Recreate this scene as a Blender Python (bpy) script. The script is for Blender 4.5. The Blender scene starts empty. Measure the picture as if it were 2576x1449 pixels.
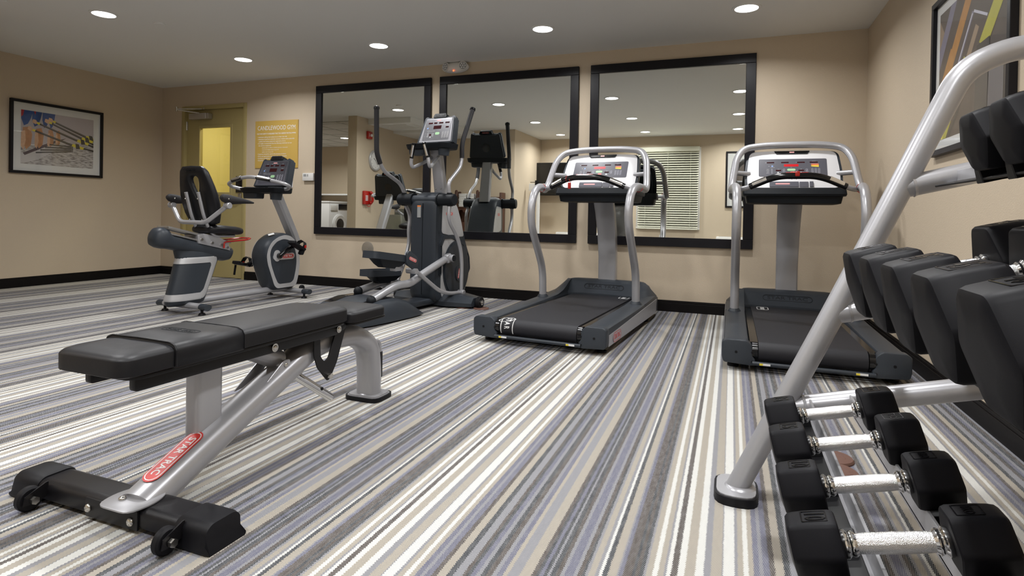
import bpy, bmesh, math, random
from mathutils import Vector, Matrix
random.seed(7)
PI = math.pi
scene = bpy.context.scene
COL = scene.collection

# ------------------------------------------------------------------ camera
def Vv(*a): return Vector(a)
CAM_POS = Vector((7.0256, -5.4606, 0.8631))
_yaw, _pit, _rol = -0.3635, 0.0078, 0.0182
_f, _py = 1451.147, -173.805
fw = Vector((math.sin(_yaw)*math.cos(_pit), math.cos(_yaw)*math.cos(_pit), -math.sin(_pit)))
rt = Vector((math.cos(_yaw), -math.sin(_yaw), 0)); up = rt.cross(fw)
r2 = math.cos(_rol)*rt + math.sin(_rol)*up
u2 = -math.sin(_rol)*rt + math.cos(_rol)*up
cd = bpy.data.cameras.new('camera'); cam = bpy.data.objects.new('camera', cd); COL.objects.link(cam)
cd.sensor_width = 36.0; cd.lens = _f/2576*36.0; cd.shift_y = _py/2576; cd.clip_start = 0.02
cam.matrix_world = Matrix(((r2.x, u2.x, -fw.x, CAM_POS.x), (r2.y, u2.y, -fw.y, CAM_POS.y), (r2.z, u2.z, -fw.z, CAM_POS.z), (0, 0, 0, 1)))
scene.camera = cam

# ------------------------------------------------------------------ world, exposure
w = bpy.data.worlds.new('world'); scene.world = w; w.use_nodes = True
w.node_tree.nodes['Background'].inputs[0].default_value = (0.5, 0.55, 0.6, 1)
w.node_tree.nodes['Background'].inputs[1].default_value = 0.02
scene.view_settings.view_transform = 'Standard'; scene.view_settings.look = 'None'
scene.view_settings.gamma = 1; scene.view_settings.use_curve_mapping = False
scene.view_settings.exposure = -0.1
LAMP_W = 15.5          # watts of each recessed downlight
LAMP_COL = (0.985, 0.985, 0.99)
cy = scene.cycles
cy.max_bounces = 8; cy.diffuse_bounces = 5; cy.glossy_bounces = 5; cy.transparent_max_bounces = 10
cy.sample_clamp_indirect = 4.0; cy.blur_glossy = 0.6
cy.use_denoising = True; cy.caustics_reflective = False; cy.caustics_refractive = False

# ------------------------------------------------------------------ materials
MATS = {}
def lin(c):
    return tuple(((x/255)/12.92 if x/255 <= 0.04045 else ((x/255+0.055)/1.055)**2.4) for x in c)
def mat(name, col, rough=0.5, metal=0.0, spec=None, coat=0.0, bump=0.0, bscale=200.0, emit=0.0, mottle=0.0, mscale=6.0, alpha=None):
    m = bpy.data.materials.new(name); m.use_nodes = True
    nt = m.node_tree; b = nt.nodes['Principled BSDF']
    b.inputs['Base Color'].default_value = (*col, 1); b.inputs['Roughness'].default_value = rough; b.inputs['Metallic'].default_value = metal
    if spec is not None: b.inputs['Specular IOR Level'].default_value = spec
    if coat: b.inputs['Coat Weight'].default_value = coat; b.inputs['Coat Roughness'].default_value = 0.03
    if emit: b.inputs['Emission Color'].default_value = (*col, 1); b.inputs['Emission Strength'].default_value = emit
    tc = nt.nodes.new('ShaderNodeTexCoord')
    if bump:
        n = nt.nodes.new('ShaderNodeTexNoise'); n.inputs['Scale'].default_value = bscale; n.inputs['Detail'].default_value = 3
        bp = nt.nodes.new('ShaderNodeBump'); bp.inputs['Strength'].default_value = bump; bp.inputs['Distance'].default_value = 0.004
        nt.links.new(tc.outputs['Object'], n.inputs['Vector']); nt.links.new(n.outputs['Fac'], bp.inputs['Height']); nt.links.new(bp.outputs['Normal'], b.inputs['Normal'])
    if mottle:
        n2 = nt.nodes.new('ShaderNodeTexNoise'); n2.inputs['Scale'].default_value = mscale; n2.inputs['Detail'].default_value = 4
        r = nt.nodes.new('ShaderNodeMix'); r.data_type = 'RGBA'
        r.inputs[6].default_value = (*[c*(1-mottle) for c in col], 1); r.inputs[7].default_value = (*[min(1, c*(1+mottle)) for c in col], 1)
        nt.links.new(tc.outputs['Object'], n2.inputs['Vector']); nt.links.new(n2.outputs['Fac'], r.inputs[0]); nt.links.new(r.outputs[2], b.inputs['Base Color'])
    MATS[name] = m
    return m
M = MATS
mat('wall_paint', (0.57, 0.475, 0.355), 0.6, bump=0.35, bscale=160)
mat('ceiling_paint', (0.76, 0.76, 0.74), 0.85, bump=0.1, bscale=220)
mat('baseboard_black', (0.006, 0.005, 0.005), 0.45, spec=0.15)
mat('mirror_frame', (0.009, 0.0085, 0.011), 0.38, spec=0.22)
mat('door_paint', (0.42, 0.345, 0.15), 0.45)
mat('yellow_wall', (0.80, 0.73, 0.40), 0.6)
mat('silver_paint', (0.42, 0.42, 0.44), 0.32, metal=0.42, bump=0.02, bscale=900)
mat('silver_plastic', (0.50, 0.50, 0.51), 0.38, metal=0.3)
mat('white_panel', (0.74, 0.74, 0.76), 0.35, metal=0.1)
mat('charcoal_plastic', (0.030, 0.036, 0.045), 0.42, spec=0.35, bump=0.03, bscale=700)
mat('charcoal_dark', (0.009, 0.011, 0.014), 0.5, spec=0.2)
mat('black_plastic', (0.006, 0.006, 0.007), 0.4, spec=0.25)
mat('black_gloss', (0.004, 0.004, 0.005), 0.15)
mat('black_rubber', (0.007, 0.007, 0.009), 0.5, spec=0.22, bump=0.04, bscale=900)
mat('dumbbell_rubber', (0.005, 0.005, 0.007), 0.5, spec=0.15, bump=0.04, bscale=1200)
mat('black_vinyl', (0.007, 0.007, 0.009), 0.44, spec=0.34, bump=0.05, bscale=500)
mat('black_foam', (0.012, 0.011, 0.013), 0.7)
mat('belt_rubber', (0.013, 0.013, 0.017), 0.55, spec=0.35, bump=0.08, bscale=900)
mat('black_powder', (0.008, 0.0075, 0.009), 0.34, spec=0.3, bump=0.15, bscale=900)
mat('chrome', (0.8, 0.8, 0.8), 0.12, metal=1.0)
mat('steel', (0.62, 0.60, 0.56), 0.22, metal=1.0)
mat('brushed_alu', (0.62, 0.61, 0.60), 0.3, metal=0.9)
mat('panel_grey', (0.095, 0.095, 0.115), 0.3)
mat('panel_line', (0.50, 0.50, 0.58), 0.5)
mat('display_dark', (0.035, 0.004, 0.006), 0.15)
mat('display_red', (0.45, 0.003, 0.008), 0.3, emit=0.35)
mat('button_green', (0.35, 0.60, 0.33), 0.4)
mat('button_red', (0.62, 0.16, 0.14), 0.4)
mat('button_blue', (0.20, 0.32, 0.62), 0.4)
mat('logo_red', (0.55, 0.03, 0.025), 0.3)
mat('logo_pink', (0.72, 0.35, 0.35), 0.4)
mat('red_plastic', (0.42, 0.012, 0.008), 0.25, coat=0.4)
mat('white_print', (0.75, 0.75, 0.75), 0.5)
mat('white_plastic', (0.72, 0.71, 0.68), 0.4)
mat('white_enamel', (0.80, 0.80, 0.80), 0.25)
mat('orange_print', (0.75, 0.22, 0.05), 0.5)
mat('yellow_print', (0.75, 0.60, 0.05), 0.5)
mat('poster_gold', (0.56, 0.37, 0.09), 0.45)
mat('mat_board', (0.70, 0.71, 0.70), 0.7)
mat('wood_brown', (0.075, 0.028, 0.016), 0.4, mottle=0.3, mscale=12)
mat('towel', (0.82, 0.81, 0.79), 0.95, bump=0.6, bscale=150)
mat('disc_brown', (0.13, 0.062, 0.045), 0.6, bump=0.2, bscale=300)
mat('grey_case', (0.22, 0.23, 0.20), 0.35, metal=0.6)
mat('blind', (0.72, 0.72, 0.60), 0.5)
mat('tile_white', (0.70, 0.69, 0.66), 0.9, mottle=0.03, mscale=80)
mat('tile_grid', (0.50, 0.50, 0.48), 0.7)
mat('screen_black', (0.004, 0.004, 0.004), 0.12)
mat('satin_disc', (0.42, 0.38, 0.32), 0.35, metal=0.6)
mat('label_grey', (0.30, 0.31, 0.31), 0.5)
mat('glass_dark', (0.01, 0.01, 0.012), 0.05)
# knurled chrome
m = mat('knurl', (0.78, 0.78, 0.78), 0.22, metal=1.0)
nt = m.node_tree; tc = nt.nodes.new('ShaderNodeTexCoord'); vo = nt.nodes.new('ShaderNodeTexVoronoi'); vo.inputs['Scale'].default_value = 900
bp = nt.nodes.new('ShaderNodeBump'); bp.inputs['Strength'].default_value = 0.6; bp.inputs['Distance'].default_value = 0.001
nt.links.new(tc.outputs['Object'], vo.inputs['Vector']); nt.links.new(vo.outputs['Distance'], bp.inputs['Height']); nt.links.new(bp.outputs['Normal'], nt.nodes['Principled BSDF'].inputs['Normal'])
# mirror
m = mat('mirror_glass', (0.90, 0.92, 0.88), 0.0, metal=1.0)
# clear picture glass: reflects by Fresnel, passes everything else
def clear_glass(name, tint=(1, 1, 1)):
    m = bpy.data.materials.new(name); m.use_nodes = True; nt = m.node_tree
    for n in list(nt.nodes): nt.nodes.remove(n)
    o = nt.nodes.new('ShaderNodeOutputMaterial'); mx = nt.nodes.new('ShaderNodeMixShader'); f = nt.nodes.new('ShaderNodeFresnel'); f.inputs[0].default_value = 1.5
    t = nt.nodes.new('ShaderNodeBsdfTransparent'); t.inputs[0].default_value = (*tint, 1); g = nt.nodes.new('ShaderNodeBsdfGlossy'); g.inputs['Roughness'].default_value = 0.0
    ge = nt.nodes.new('ShaderNodeNewGeometry'); mu = nt.nodes.new('ShaderNodeMath'); mu.operation = 'SUBTRACT'; mu.use_clamp = True; nt.links.new(f.outputs[0], mu.inputs[0]); nt.links.new(ge.outputs['Backfacing'], mu.inputs[1])
    nt.links.new(mu.outputs[0], mx.inputs[0]); nt.links.new(t.outputs[0], mx.inputs[1]); nt.links.new(g.outputs[0], mx.inputs[2]); nt.links.new(mx.outputs[0], o.inputs[0])
    MATS[name] = m
clear_glass('pane_glass')
clear_glass('door_glass', (0.95, 0.93, 0.75))
# lamp lens
m = mat('lamp_lens', (1.0, 0.98, 0.96), 0.5, emit=7.0)

# carpet: transcribed stripe sequence, one repeat = 0.757 m
def carpet_material():
    C = {'W': (0.60, 0.60, 0.575), 'T': (0.37, 0.34, 0.29), 'G': (0.265, 0.267, 0.285), 'B': (0.115, 0.117, 0.165), 'N': (0.060, 0.047, 0.040), 'K': (0.026, 0.030, 0.036)}
    seq = [(0, 'B'), (.012, 'G'), (.022, 'B'), (.037, 'N'), (.048, 'T'), (.069, 'K'), (.083, 'G'), (.105, 'N'), (.113, 'K'), (.122, 'B'), (.134, 'G'), (.145, 'K'), (.156, 'N'), (.169, 'G'), (.180, 'B'), (.193, 'T'), (.204, 'G'), (.230, 'T'), (.257, 'N'), (.267, 'K'), (.275, 'B'), (.283, 'K'), (.293, 'G'), (.298, 'K'), (.310, 'N'), (.320, 'G'), (.329, 'B'), (.350, 'G'), (.359, 'N'), (.369, 'K'), (.376, 'G'),
           (.382, 'T'), (.398, 'G'), (.406, 'W'), (.414, 'K'), (.425, 'T'), (.446, 'G'), (.451, 'B'), (.459, 'N'), (.480, 'K'), (.487, 'N'), (.497, 'K'), (.505, 'G'), (.511, 'T'), (.526, 'W'), (.538, 'T'), (.551, 'G'), (.557, 'W'), (.568, 'N'), (.582, 'W'), (.599, 'T'), (.622, 'W'), (.641, 'G'), (.657, 'T'), (.682, 'G'), (.686, 'W'), (.712, 'G'), (.720, 'T'), (.732, 'W'), (.744, 'T')]
    P = 0.757; half = 0.379
    m = bpy.data.materials.new('striped_carpet'); m.use_nodes = True; nt = m.node_tree; N = nt.nodes; L = nt.links
    b = N['Principled BSDF']; b.inputs['Roughness'].default_value = 0.95; b.inputs['Specular IOR Level'].default_value = 0.1
    def node(t, **kw):
        n = N.new(t)
        for k, v in kw.items(): setattr(n, k, v)
        return n
    def mth(op, a, bb=None, c=None):
        n = node('ShaderNodeMath', operation=op)
        for i, v in enumerate((a, bb, c)):
            if v is None: continue
            if isinstance(v, (int, float)): n.inputs[i].default_value = v
            else: L.new(v, n.inputs[i])
        return n.outputs[0]
    tc = node('ShaderNodeTexCoord'); sp = node('ShaderNodeSeparateXYZ'); L.new(tc.outputs['Object'], sp.inputs[0])
    x, y = sp.outputs[0], sp.outputs[1]
    # stepped edges: the weave shifts every pick
    saw = mth('SINE', mth('MULTIPLY', y, 2*PI/0.008))
    no = node('ShaderNodeTexNoise'); no.inputs['Scale'].default_value = 60; L.new(tc.outputs['Object'], no.inputs['Vector'])
    xx = mth('ADD', x, mth('MULTIPLY', saw, 0.0015)); xx = mth('ADD', xx, mth('MULTIPLY', mth('SUBTRACT', no.outputs['Fac'], 0.5), 0.005))
    ph = mth('MODULO', mth('ADD', xx, P*20-6.337), P)
    def ramp(items, lo, hi):
        r = node('ShaderNodeValToRGB'); cr = r.color_ramp; cr.interpolation = 'CONSTANT'
        for i, (p, k) in enumerate(items):
            q = (p-lo)/(hi-lo)
            if i == 0: e = cr.elements[0]; e.position = 0
            elif i == 1: e = cr.elements[1]; e.position = q
            else: e = cr.elements.new(q)
            e.color = (*C[k], 1)
        f = mth('DIVIDE', mth('SUBTRACT', ph, lo), hi-lo); L.new(f, r.inputs[0]); return r.outputs[0]
    ra = ramp([s for s in seq if s[0] < half], 0, half)
    rb = ramp([(half, 'G')]+[s for s in seq if s[0] >= half], half, P)
    mx = node('ShaderNodeMix', data_type='RGBA'); L.new(mth('GREATER_THAN', ph, half), mx.inputs[0]); L.new(ra, mx.inputs[6]); L.new(rb, mx.inputs[7])
    # yarn dots: light knots in dark stripes, dark knots in light stripes
    d1 = mth('SINE', mth('MULTIPLY', mth('ADD', x, mth('MULTIPLY', y, 0.5)), 2*PI/0.0042)); d2 = mth('SINE', mth('MULTIPLY', mth('SUBTRACT', y, mth('MULTIPLY', x, 0.25)), 2*PI/0.005))
    dots = mth('GREATER_THAN', mth('MULTIPLY', d1, d2), 0.42)
    n3 = node('ShaderNodeTexNoise'); n3.inputs['Scale'].default_value = 26; n3.inputs['Detail'].default_value = 3
    mp = node('ShaderNodeMapping'); mp.inputs['Scale'].default_value = (4, 1, 1); L.new(tc.outputs['Object'], mp.inputs[0]); L.new(mp.outputs[0], n3.inputs['Vector'])
    dots = mth('MULTIPLY', dots, mth('MULTIPLY_ADD', n3.outputs['Fac'], 1.6, 0.05))
    lum = node('ShaderNodeRGBToBW'); L.new(mx.outputs[2], lum.inputs[0])
    dk = node('ShaderNodeMix', data_type='RGBA'); dk.inputs[6].default_value = (0.50, 0.50, 0.50, 1); dk.inputs[7].default_value = (0.15, 0.145, 0.145, 1)
    L.new(mth('GREATER_THAN', lum.outputs[0], 0.22), dk.inputs[0])
    wt = mth('MULTIPLY', dots, mth('SUBTRACT', 1.0, mth('MULTIPLY', lum.outputs[0], 1.1)))
    m2 = node('ShaderNodeMix', data_type='RGBA'); L.new(wt, m2.inputs[0]); L.new(mx.outputs[2], m2.inputs[6]); L.new(dk.outputs[2], m2.inputs[7])
    L.new(m2.outputs[2], b.inputs['Base Color'])
    bp = node('ShaderNodeBump'); bp.inputs['Strength'].default_value = 0.25; bp.inputs['Distance'].default_value = 0.001; L.new(mth('MULTIPLY', d1, d2), bp.inputs['Height']); L.new(bp.outputs[0], b.inputs['Normal'])
    MATS['carpet'] = m
carpet_material()

# ------------------------------------------------------------------ mesh helpers
def BM(): return bmesh.new()
def setmi(bm, n0, mi):
    if mi:
        bm.faces.ensure_lookup_table()
        for f in bm.faces[n0:]: f.material_index = mi
def box(bm, c, s, bev=0.0, rot=None, mi=0, seg=2):
    t = BM(); bmesh.ops.create_cube(t, size=1)
    bmesh.ops.scale(t, vec=Vector(s), verts=t.verts)
    if bev: bmesh.ops.bevel(t, geom=list(t.edges), offset=min(bev, min(s)*0.49), segments=seg, profile=0.5, affect='EDGES')
    if rot is not None: bmesh.ops.transform(t, matrix=rot.to_4x4(), verts=t.verts)
    bmesh.ops.translate(t, vec=Vector(c), verts=t.verts); merge(bm, t, mi)
def merge(bm, t, mi=None, mtx=None):
    if mtx is not None: bmesh.ops.transform(t, matrix=mtx, verts=t.verts)
    vm = [bm.verts.new(v.co) for v in t.verts]
    t.verts.index_update()
    for f in t.faces:
        try: nf = bm.faces.new([vm[v.index] for v in f.verts])
        except ValueError: continue
        nf.material_index = mi if mi is not None else f.material_index
    t.free()
def span(bm, lo, hi, bev=0.0, mi=0, seg=2):
    box(bm, [(a+b)/2 for a, b in zip(lo, hi)], [abs(b-a) for a, b in zip(lo, hi)], bev, None, mi, seg)
def loft(bm, rings, cap=True, mi=0, closed=False):
    t = BM(); R = [[t.verts.new(p) for p in r] for r in rings]; n = len(rings[0]); k = len(R)
    for i in range(k if closed else k-1):
        a, b = R[i], R[(i+1) % k]
        for j in range(n): t.faces.new((a[j], a[(j+1) % n], b[(j+1) % n], b[j]))
    if cap and not closed: t.faces.new(list(reversed(R[0]))); t.faces.new(R[-1])
    bmesh.ops.recalc_face_normals(t, faces=t.faces); merge(bm, t, mi)
def rounded(pts, rad, n=5):
    pts = [Vector(p) for p in pts]
    if rad <= 0 or len(pts) < 3: return pts
    out = [pts[0]]
    for i in range(1, len(pts)-1):
        a, b, c = pts[i-1], pts[i], pts[i+1]
        d = min(rad, (a-b).length*0.48, (c-b).length*0.48)
        p, q = b+(a-b).normalized()*d, b+(c-b).normalized()*d
        for k in range(n+1):
            s = k/n; out.append(p*(1-s)**2+b*2*s*(1-s)+q*s*s)
    out.append(pts[-1]); return out
def tube(bm, pts, r, seg=14, bend=0.06, cap=True, mi=0, aspect=1.0, upv=None, closed=False, pw=1.0):
    P = rounded(pts, bend); rings = []
    t0 = (P[1]-P[0]).normalized(); u = Vector(upv) if upv is not None else (Vector((0, 0, 1)) if abs(t0.z) < 0.9 else Vector((1, 0, 0)))
    n = (u-t0*u.dot(t0)).normalized()
    for i, p in enumerate(P):
        if i == 0: t = t0
        elif i == len(P)-1: t = (P[i]-P[i-1]).normalized()
        else: t = ((P[i]-P[i-1]).normalized()+(P[i+1]-P[i]).normalized()).normalized()
        n = (n-t*n.dot(t)).normalized(); bb = t.cross(n)
        rr = r[min(int(i*len(r)/len(P)), len(r)-1)] if isinstance(r, (list, tuple)) else r
        sg = lambda v: math.copysign(abs(v)**pw, v)
        rings.append([p+n*sg(math.cos(2*PI*k/seg))*rr*aspect+bb*sg(math.sin(2*PI*k/seg))*rr for k in range(seg)])
    loft(bm, rings, cap, mi)
def cyl(bm, a, b, r, r1=None, seg=20, mi=0, bev=0.0):
    a, b = Vector(a), Vector(b); r1 = r if r1 is None else r1
    if bev:
        d = (b-a).normalized()*bev; prof = [(a, max(r-bev, 1e-4)), (a+d, r), (b-d, r1), (b, max(r1-bev, 1e-4))]
    else: prof = [(a, r), (b, r1)]
    t = (b-a).normalized(); u = Vector((0, 0, 1)) if abs(t.z) < 0.9 else Vector((1, 0, 0)); n = (u-t*u.dot(t)).normalized(); bb = t.cross(n)
    loft(bm, [[p+(n*math.cos(2*PI*k/seg)+bb*math.sin(2*PI*k/seg))*q for k in range(seg)] for p, q in prof], True, mi)
def lathe(bm, prof, o, ax, seg=24, mi=0):
    o = Vector(o); t = Vector(ax).normalized(); u = Vector((0, 0, 1)) if abs(t.z) < 0.9 else Vector((1, 0, 0)); n = (u-t*u.dot(t)).normalized(); bb = t.cross(n)
    loft(bm, [[o+t*h+(n*math.cos(2*PI*k/seg)+bb*math.sin(2*PI*k/seg))*max(q, 1e-4) for k in range(seg)] for q, h in prof], True, mi)
def ball(bm, c, r, s=(1, 1, 1), mi=0, u=16, v=10):
    t = BM(); bmesh.ops.create_uvsphere(t, u_segments=u, v_segments=v, radius=r); bmesh.ops.scale(t, vec=s, verts=t.verts); bmesh.ops.translate(t, vec=Vector(c), verts=t.verts); merge(bm, t, mi)
AX = {'x': lambda u, v, w: Vector((w, u, v)), 'y': lambda u, v, w: Vector((u, w, v)), 'z': lambda u, v, w: Vector((u, v, w))}
def prism(bm, poly, ax, lo, hi, bev=0.0, mi=0, seg=2, rnd=0.0):
    """poly: 2-d outline in the two other axes; extruded from lo to hi along ax"""
    if rnd: poly = round_poly(poly, rnd)
    t = BM(); f = AX[ax]
    a = [t.verts.new(f(u, v, lo)) for u, v in poly]; b = [t.verts.new(f(u, v, hi)) for u, v in poly]; n = len(poly)
    fa = t.faces.new(a); fb = t.faces.new(list(reversed(b)))
    for i in range(n): t.faces.new((a[i], b[i], b[(i+1) % n], a[(i+1) % n]))
    bmesh.ops.recalc_face_normals(t, faces=t.faces)
    if bev:
        ed = [e for e in t.edges if e in fa.edges or e in fb.edges] if fa.is_valid else list(t.edges)
        bmesh.ops.bevel(t, geom=ed, offset=bev, segments=seg, profile=0.5, affect='EDGES', clamp_overlap=True)
    merge(bm, t, mi)
def round_poly(poly, r, n=4):
    out = []; k = len(poly)
    for i in range(k):
        a, b, c = Vector(poly[i-1]).to_3d(), Vector(poly[i]).to_3d(), Vector(poly[(i+1) % k]).to_3d()
        d = min(r, (a-b).length*0.48, (c-b).length*0.48); p, q = b+(a-b).normalized()*d, b+(c-b).normalized()*d
        for j in range(n+1):
            s = j/n; z = p*(1-s)**2+b*2*s*(1-s)+q*s*s; out.append((z.x, z.y))
    return out
def rrect(w, h, r, cx=0, cy=0): return round_poly([(cx-w/2, cy-h/2), (cx+w/2, cy-h/2), (cx+w/2, cy+h/2), (cx-w/2, cy+h/2)], r)
def oval(w, h, cx=0, cy=0, n=20): return [(cx+w/2*math.cos(2*PI*k/n), cy+h/2*math.sin(2*PI*k/n)) for k in range(n)]
def stadium(w, h, cx=0, cy=0, n=7):
    r = h/2; L_ = w/2-r; o = []
    for k in range(n+1): a = -PI/2+PI*k/n; o.append((cx+L_+r*math.cos(a), cy+r*math.sin(a)))
    for k in range(n+1): a = PI/2+PI*k/n; o.append((cx-L_+r*math.cos(a), cy+r*math.sin(a)))
    return o
def frame(o, x, y):
    x = Vector(x).normalized(); z = x.cross(Vector(y)).normalized(); y = z.cross(x)
    return Matrix(((x.x, y.x, z.x, o[0]), (x.y, y.y, z.y, o[1]), (x.z, y.z, z.z, o[2]), (0, 0, 0, 1)))
def slab(bm, poly, mtx, z0, z1, mi=0):
    t = BM(); prism(t, poly, 'z', z0, z1); bmesh.ops.transform(t, matrix=mtx, verts=t.verts); merge(bm, t, mi)
def ringslab(bm, outer, inner, mtx, z0, z1, mi=0):
    t = BM(); n = len(outer)
    A = [[t.verts.new((*p, z)) for p in q] for q, z in ((outer, z0), (outer, z1), (inner, z1), (inner, z0))]
    for i in range(4):
        a, b = A[i], A[(i+1) % 4]
        for j in range(n): t.faces.new((a[j], a[(j+1) % n], b[(j+1) % n], b[j]))
    bmesh.ops.recalc_face_normals(t, faces=t.faces); bmesh.ops.transform(t, matrix=mtx, verts=t.verts); merge(bm, t, mi)
def text(bm, s, size, mtx, depth=0.0006, mi=0, align='CENTER', xs=1.0, bold=0.0, fit=None):
    cu = bpy.data.curves.new('t', 'FONT'); cu.body = s; cu.size = size; cu.extrude = depth; cu.align_x = align; cu.align_y = 'CENTER'; cu.resolution_u = 2; cu.offset = bold
    ob = bpy.data.objects.new('t', cu); me = ob.to_mesh()
    t = BM(); t.from_mesh(me); ob.to_mesh_clear(); bpy.data.objects.remove(ob); bpy.data.curves.remove(cu)
    if fit and t.verts:
        xs_ = [v.co.x for v in t.verts]; ww = max(xs_)-min(xs_); xs = fit/ww
    bmesh.ops.scale(t, vec=(xs, 1, 1), verts=t.verts); merge(bm, t, mi, mtx)
def T_(x=0, y=0, z=0): return Matrix.Translation((x, y, z))

def obj(name, bm, mats, parent=None, angle=35, label=None):
    if isinstance(mats, str): mats = [mats]
    bm.normal_update(); me = bpy.data.meshes.new(name); bm.to_mesh(me); bm.free()
    for m_ in mats: me.materials.append(MATS[m_])
    me.polygons.foreach_set('use_smooth', [True]*len(me.polygons)); me.set_sharp_from_angle(angle=math.radians(angle))
    o = bpy.data.objects.new(name, me); COL.objects.link(o)
    if parent is not None: o.parent = parent
    if label: o['label'] = label
    return o
def tag(o, label, cat, group=None):
    o['label'] = label; o['category'] = cat
    if group: o['group'] = group
    return o
def thing(name, label, cat, loc=(0, 0, 0), rotz=0.0, group=None):
    o = bpy.data.objects.new(name, None); COL.objects.link(o); o.location = loc; o.rotation_euler = (0, 0, math.radians(rotz)); o.empty_display_size = 0.1
    return tag(o, label, cat, group)
def struct(name, bm, mats):
    o = obj(name, bm, mats); o['kind'] = 'structure'; return o
def dup(o, parent=None):
    c = o.copy(); COL.objects.link(c)
    if parent is not None: c.parent = parent
    for ch in list(o.children): dup(ch, c)
    return c
def badge(parent, mtx, w=0.1, h=0.022, bg='logo_red', fg='white_print', name='brand_badge', s='STAR TRAC', ring=True):
    b = BM(); slab(b, stadium(w, h), mtx, 0, 0.0012, 0)
    if ring: ringslab(b, stadium(w*0.95, h*0.86), stadium(w*0.95-h*0.1, h*0.76), mtx, 0.0012, 0.0018, 1)
    text(b, s, h*0.62, mtx @ T_(0, 0, 0.0012), 0.0006, 1, fit=w*0.74, bold=h*0.01)
    return obj(name, b, [bg, fg], parent)
# ================================================================== ROOM
H = 2.44; W = 8.045; YR = -6.12
b = BM(); span(b, (-3.3, YR-0.2, -0.1), (W+0.2, 0.2, 0)); struct('floor', b, 'carpet')
b = BM(); span(b, (-3.3, YR-0.2, H), (W+0.2, 0.2, H+0.1)); struct('ceiling', b, 'ceiling_paint')
DX0, DX1, DZ = 0.365, 1.445, 2.175      # outer edges of the door frame
b = BM()
span(b, (-0.15, 0, 0), (DX0+0.04, 0.12, H)); span(b, (DX1-0.04, 0, 0), (W+0.15, 0.12, H)); span(b, (DX0+0.04, 0, DZ-0.04), (DX1-0.04, 0.12, H)); struct('wall_back', b, 'wall_paint')
b = BM(); span(b, (W, YR-0.15, 0), (W+0.15, 0, H)); struct('wall_right', b, 'wall_paint')
b = BM(); span(b, (-0.15, -2.95, 0), (0, 0, H)); struct('wall_left', b, 'wall_paint')
b = BM(); span(b, (-3.3, YR-0.15, 0), (W, YR, H)); struct('wall_rear', b, 'wall_paint')
b = BM(); span(b, (1.07, YR, 0), (1.24, -2.53, H)); struct('wall_divider', b, 'wall_paint')
b = BM(); span(b, (1.24, YR, 0), (3.25, -4.57, H)); struct('wall_alcove', b, 'wall_paint')
b = BM(); span(b, (-3.3, YR, 0), (-3.15, -2.8, H)); struct('wall_laundry', b, 'wall_paint')
b = BM(); span(b, (-3.15, -2.95, 0), (-0.15, -2.8, H)); struct('wall_front', b, 'wall_paint')
# lay-in ceiling of the laundry area
b = BM(); span(b, (-3.15, YR, H-0.012), (1.07, -2.95, H-0.004), 0, 0)
for i in range(8): span(b, (-3.15+0.61*i-0.012, YR, H-0.016), (-3.15+0.61*i+0.012, -2.95, H-0.006), 0, 1)
for i in range(6): span(b, (-3.15, YR+0.61*i-0.012, H-0.0155), (1.07, YR+0.61*i+0.012, H-0.0065), 0, 1)
struct('trim_1', b, ['tile_white', 'tile_grid'])['label'] = 'white lay-in ceiling tiles over the laundry area'
# dropped soffit boxes
b = BM(); span(b, (1.24, -4.57, 2.345), (2.06, -2.84, H)); span(b, (1.24, -4.57, 2.30), (2.42, -3.62, H-0.001)); struct('trim_2', b, 'ceiling_paint')
b = BM(); span(b, (1.42, -3.40, 2.338), (1.90, -2.98, 2.3449), 0, 0)
for i in range(12): span(b, (1.44, -3.385+i*0.034, 2.334), (1.88, -3.371+i*0.034, 2.3385), 0, 0)
tag(obj('return_air_grille', b, 'ceiling_paint'), 'white slatted air grille under the dropped soffit beside the wall clock', 'air vent')
# baseboards
def bboard(name, x0, y0, x1, y1, nx, ny):
    b = BM(); t = 0.014; dx, dy = nx*t, ny*t
    for (z0, z1, k) in ((0, 0.078, 1.0), (0.078, 0.096, 0.7), (0.096, 0.103, 0.45)):
        lo = (min(x0, x1, x0+dx*k, x1+dx*k), min(y0, y1, y0+dy*k, y1+dy*k), z0); hi = (max(x0, x1, x0+dx*k, x1+dx*k), max(y0, y1, y0+dy*k, y1+dy*k), z1)
        span(b, lo, hi, 0.0015, seg=1)
    struct(name, b, 'baseboard_black')
bboard('baseboard_left', 0, -2.95, 0, 0, 1, 0); bboard('baseboard_back', 0, 0, DX0, 0, 0, -1); bboard('baseboard_back_right', DX1, 0, W, 0, 0, -1)
bboard('baseboard_right', W, YR, W, 0, -1, 0); bboard('baseboard_rear', 3.25, YR, W, YR, 0, 1); bboard('baseboard_alcove', 1.24, -4.57, 3.25, -4.57, 0, 1); bboard('baseboard_divider', 1.24, -4.57, 1.24, -2.53, 1, 0)
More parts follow.
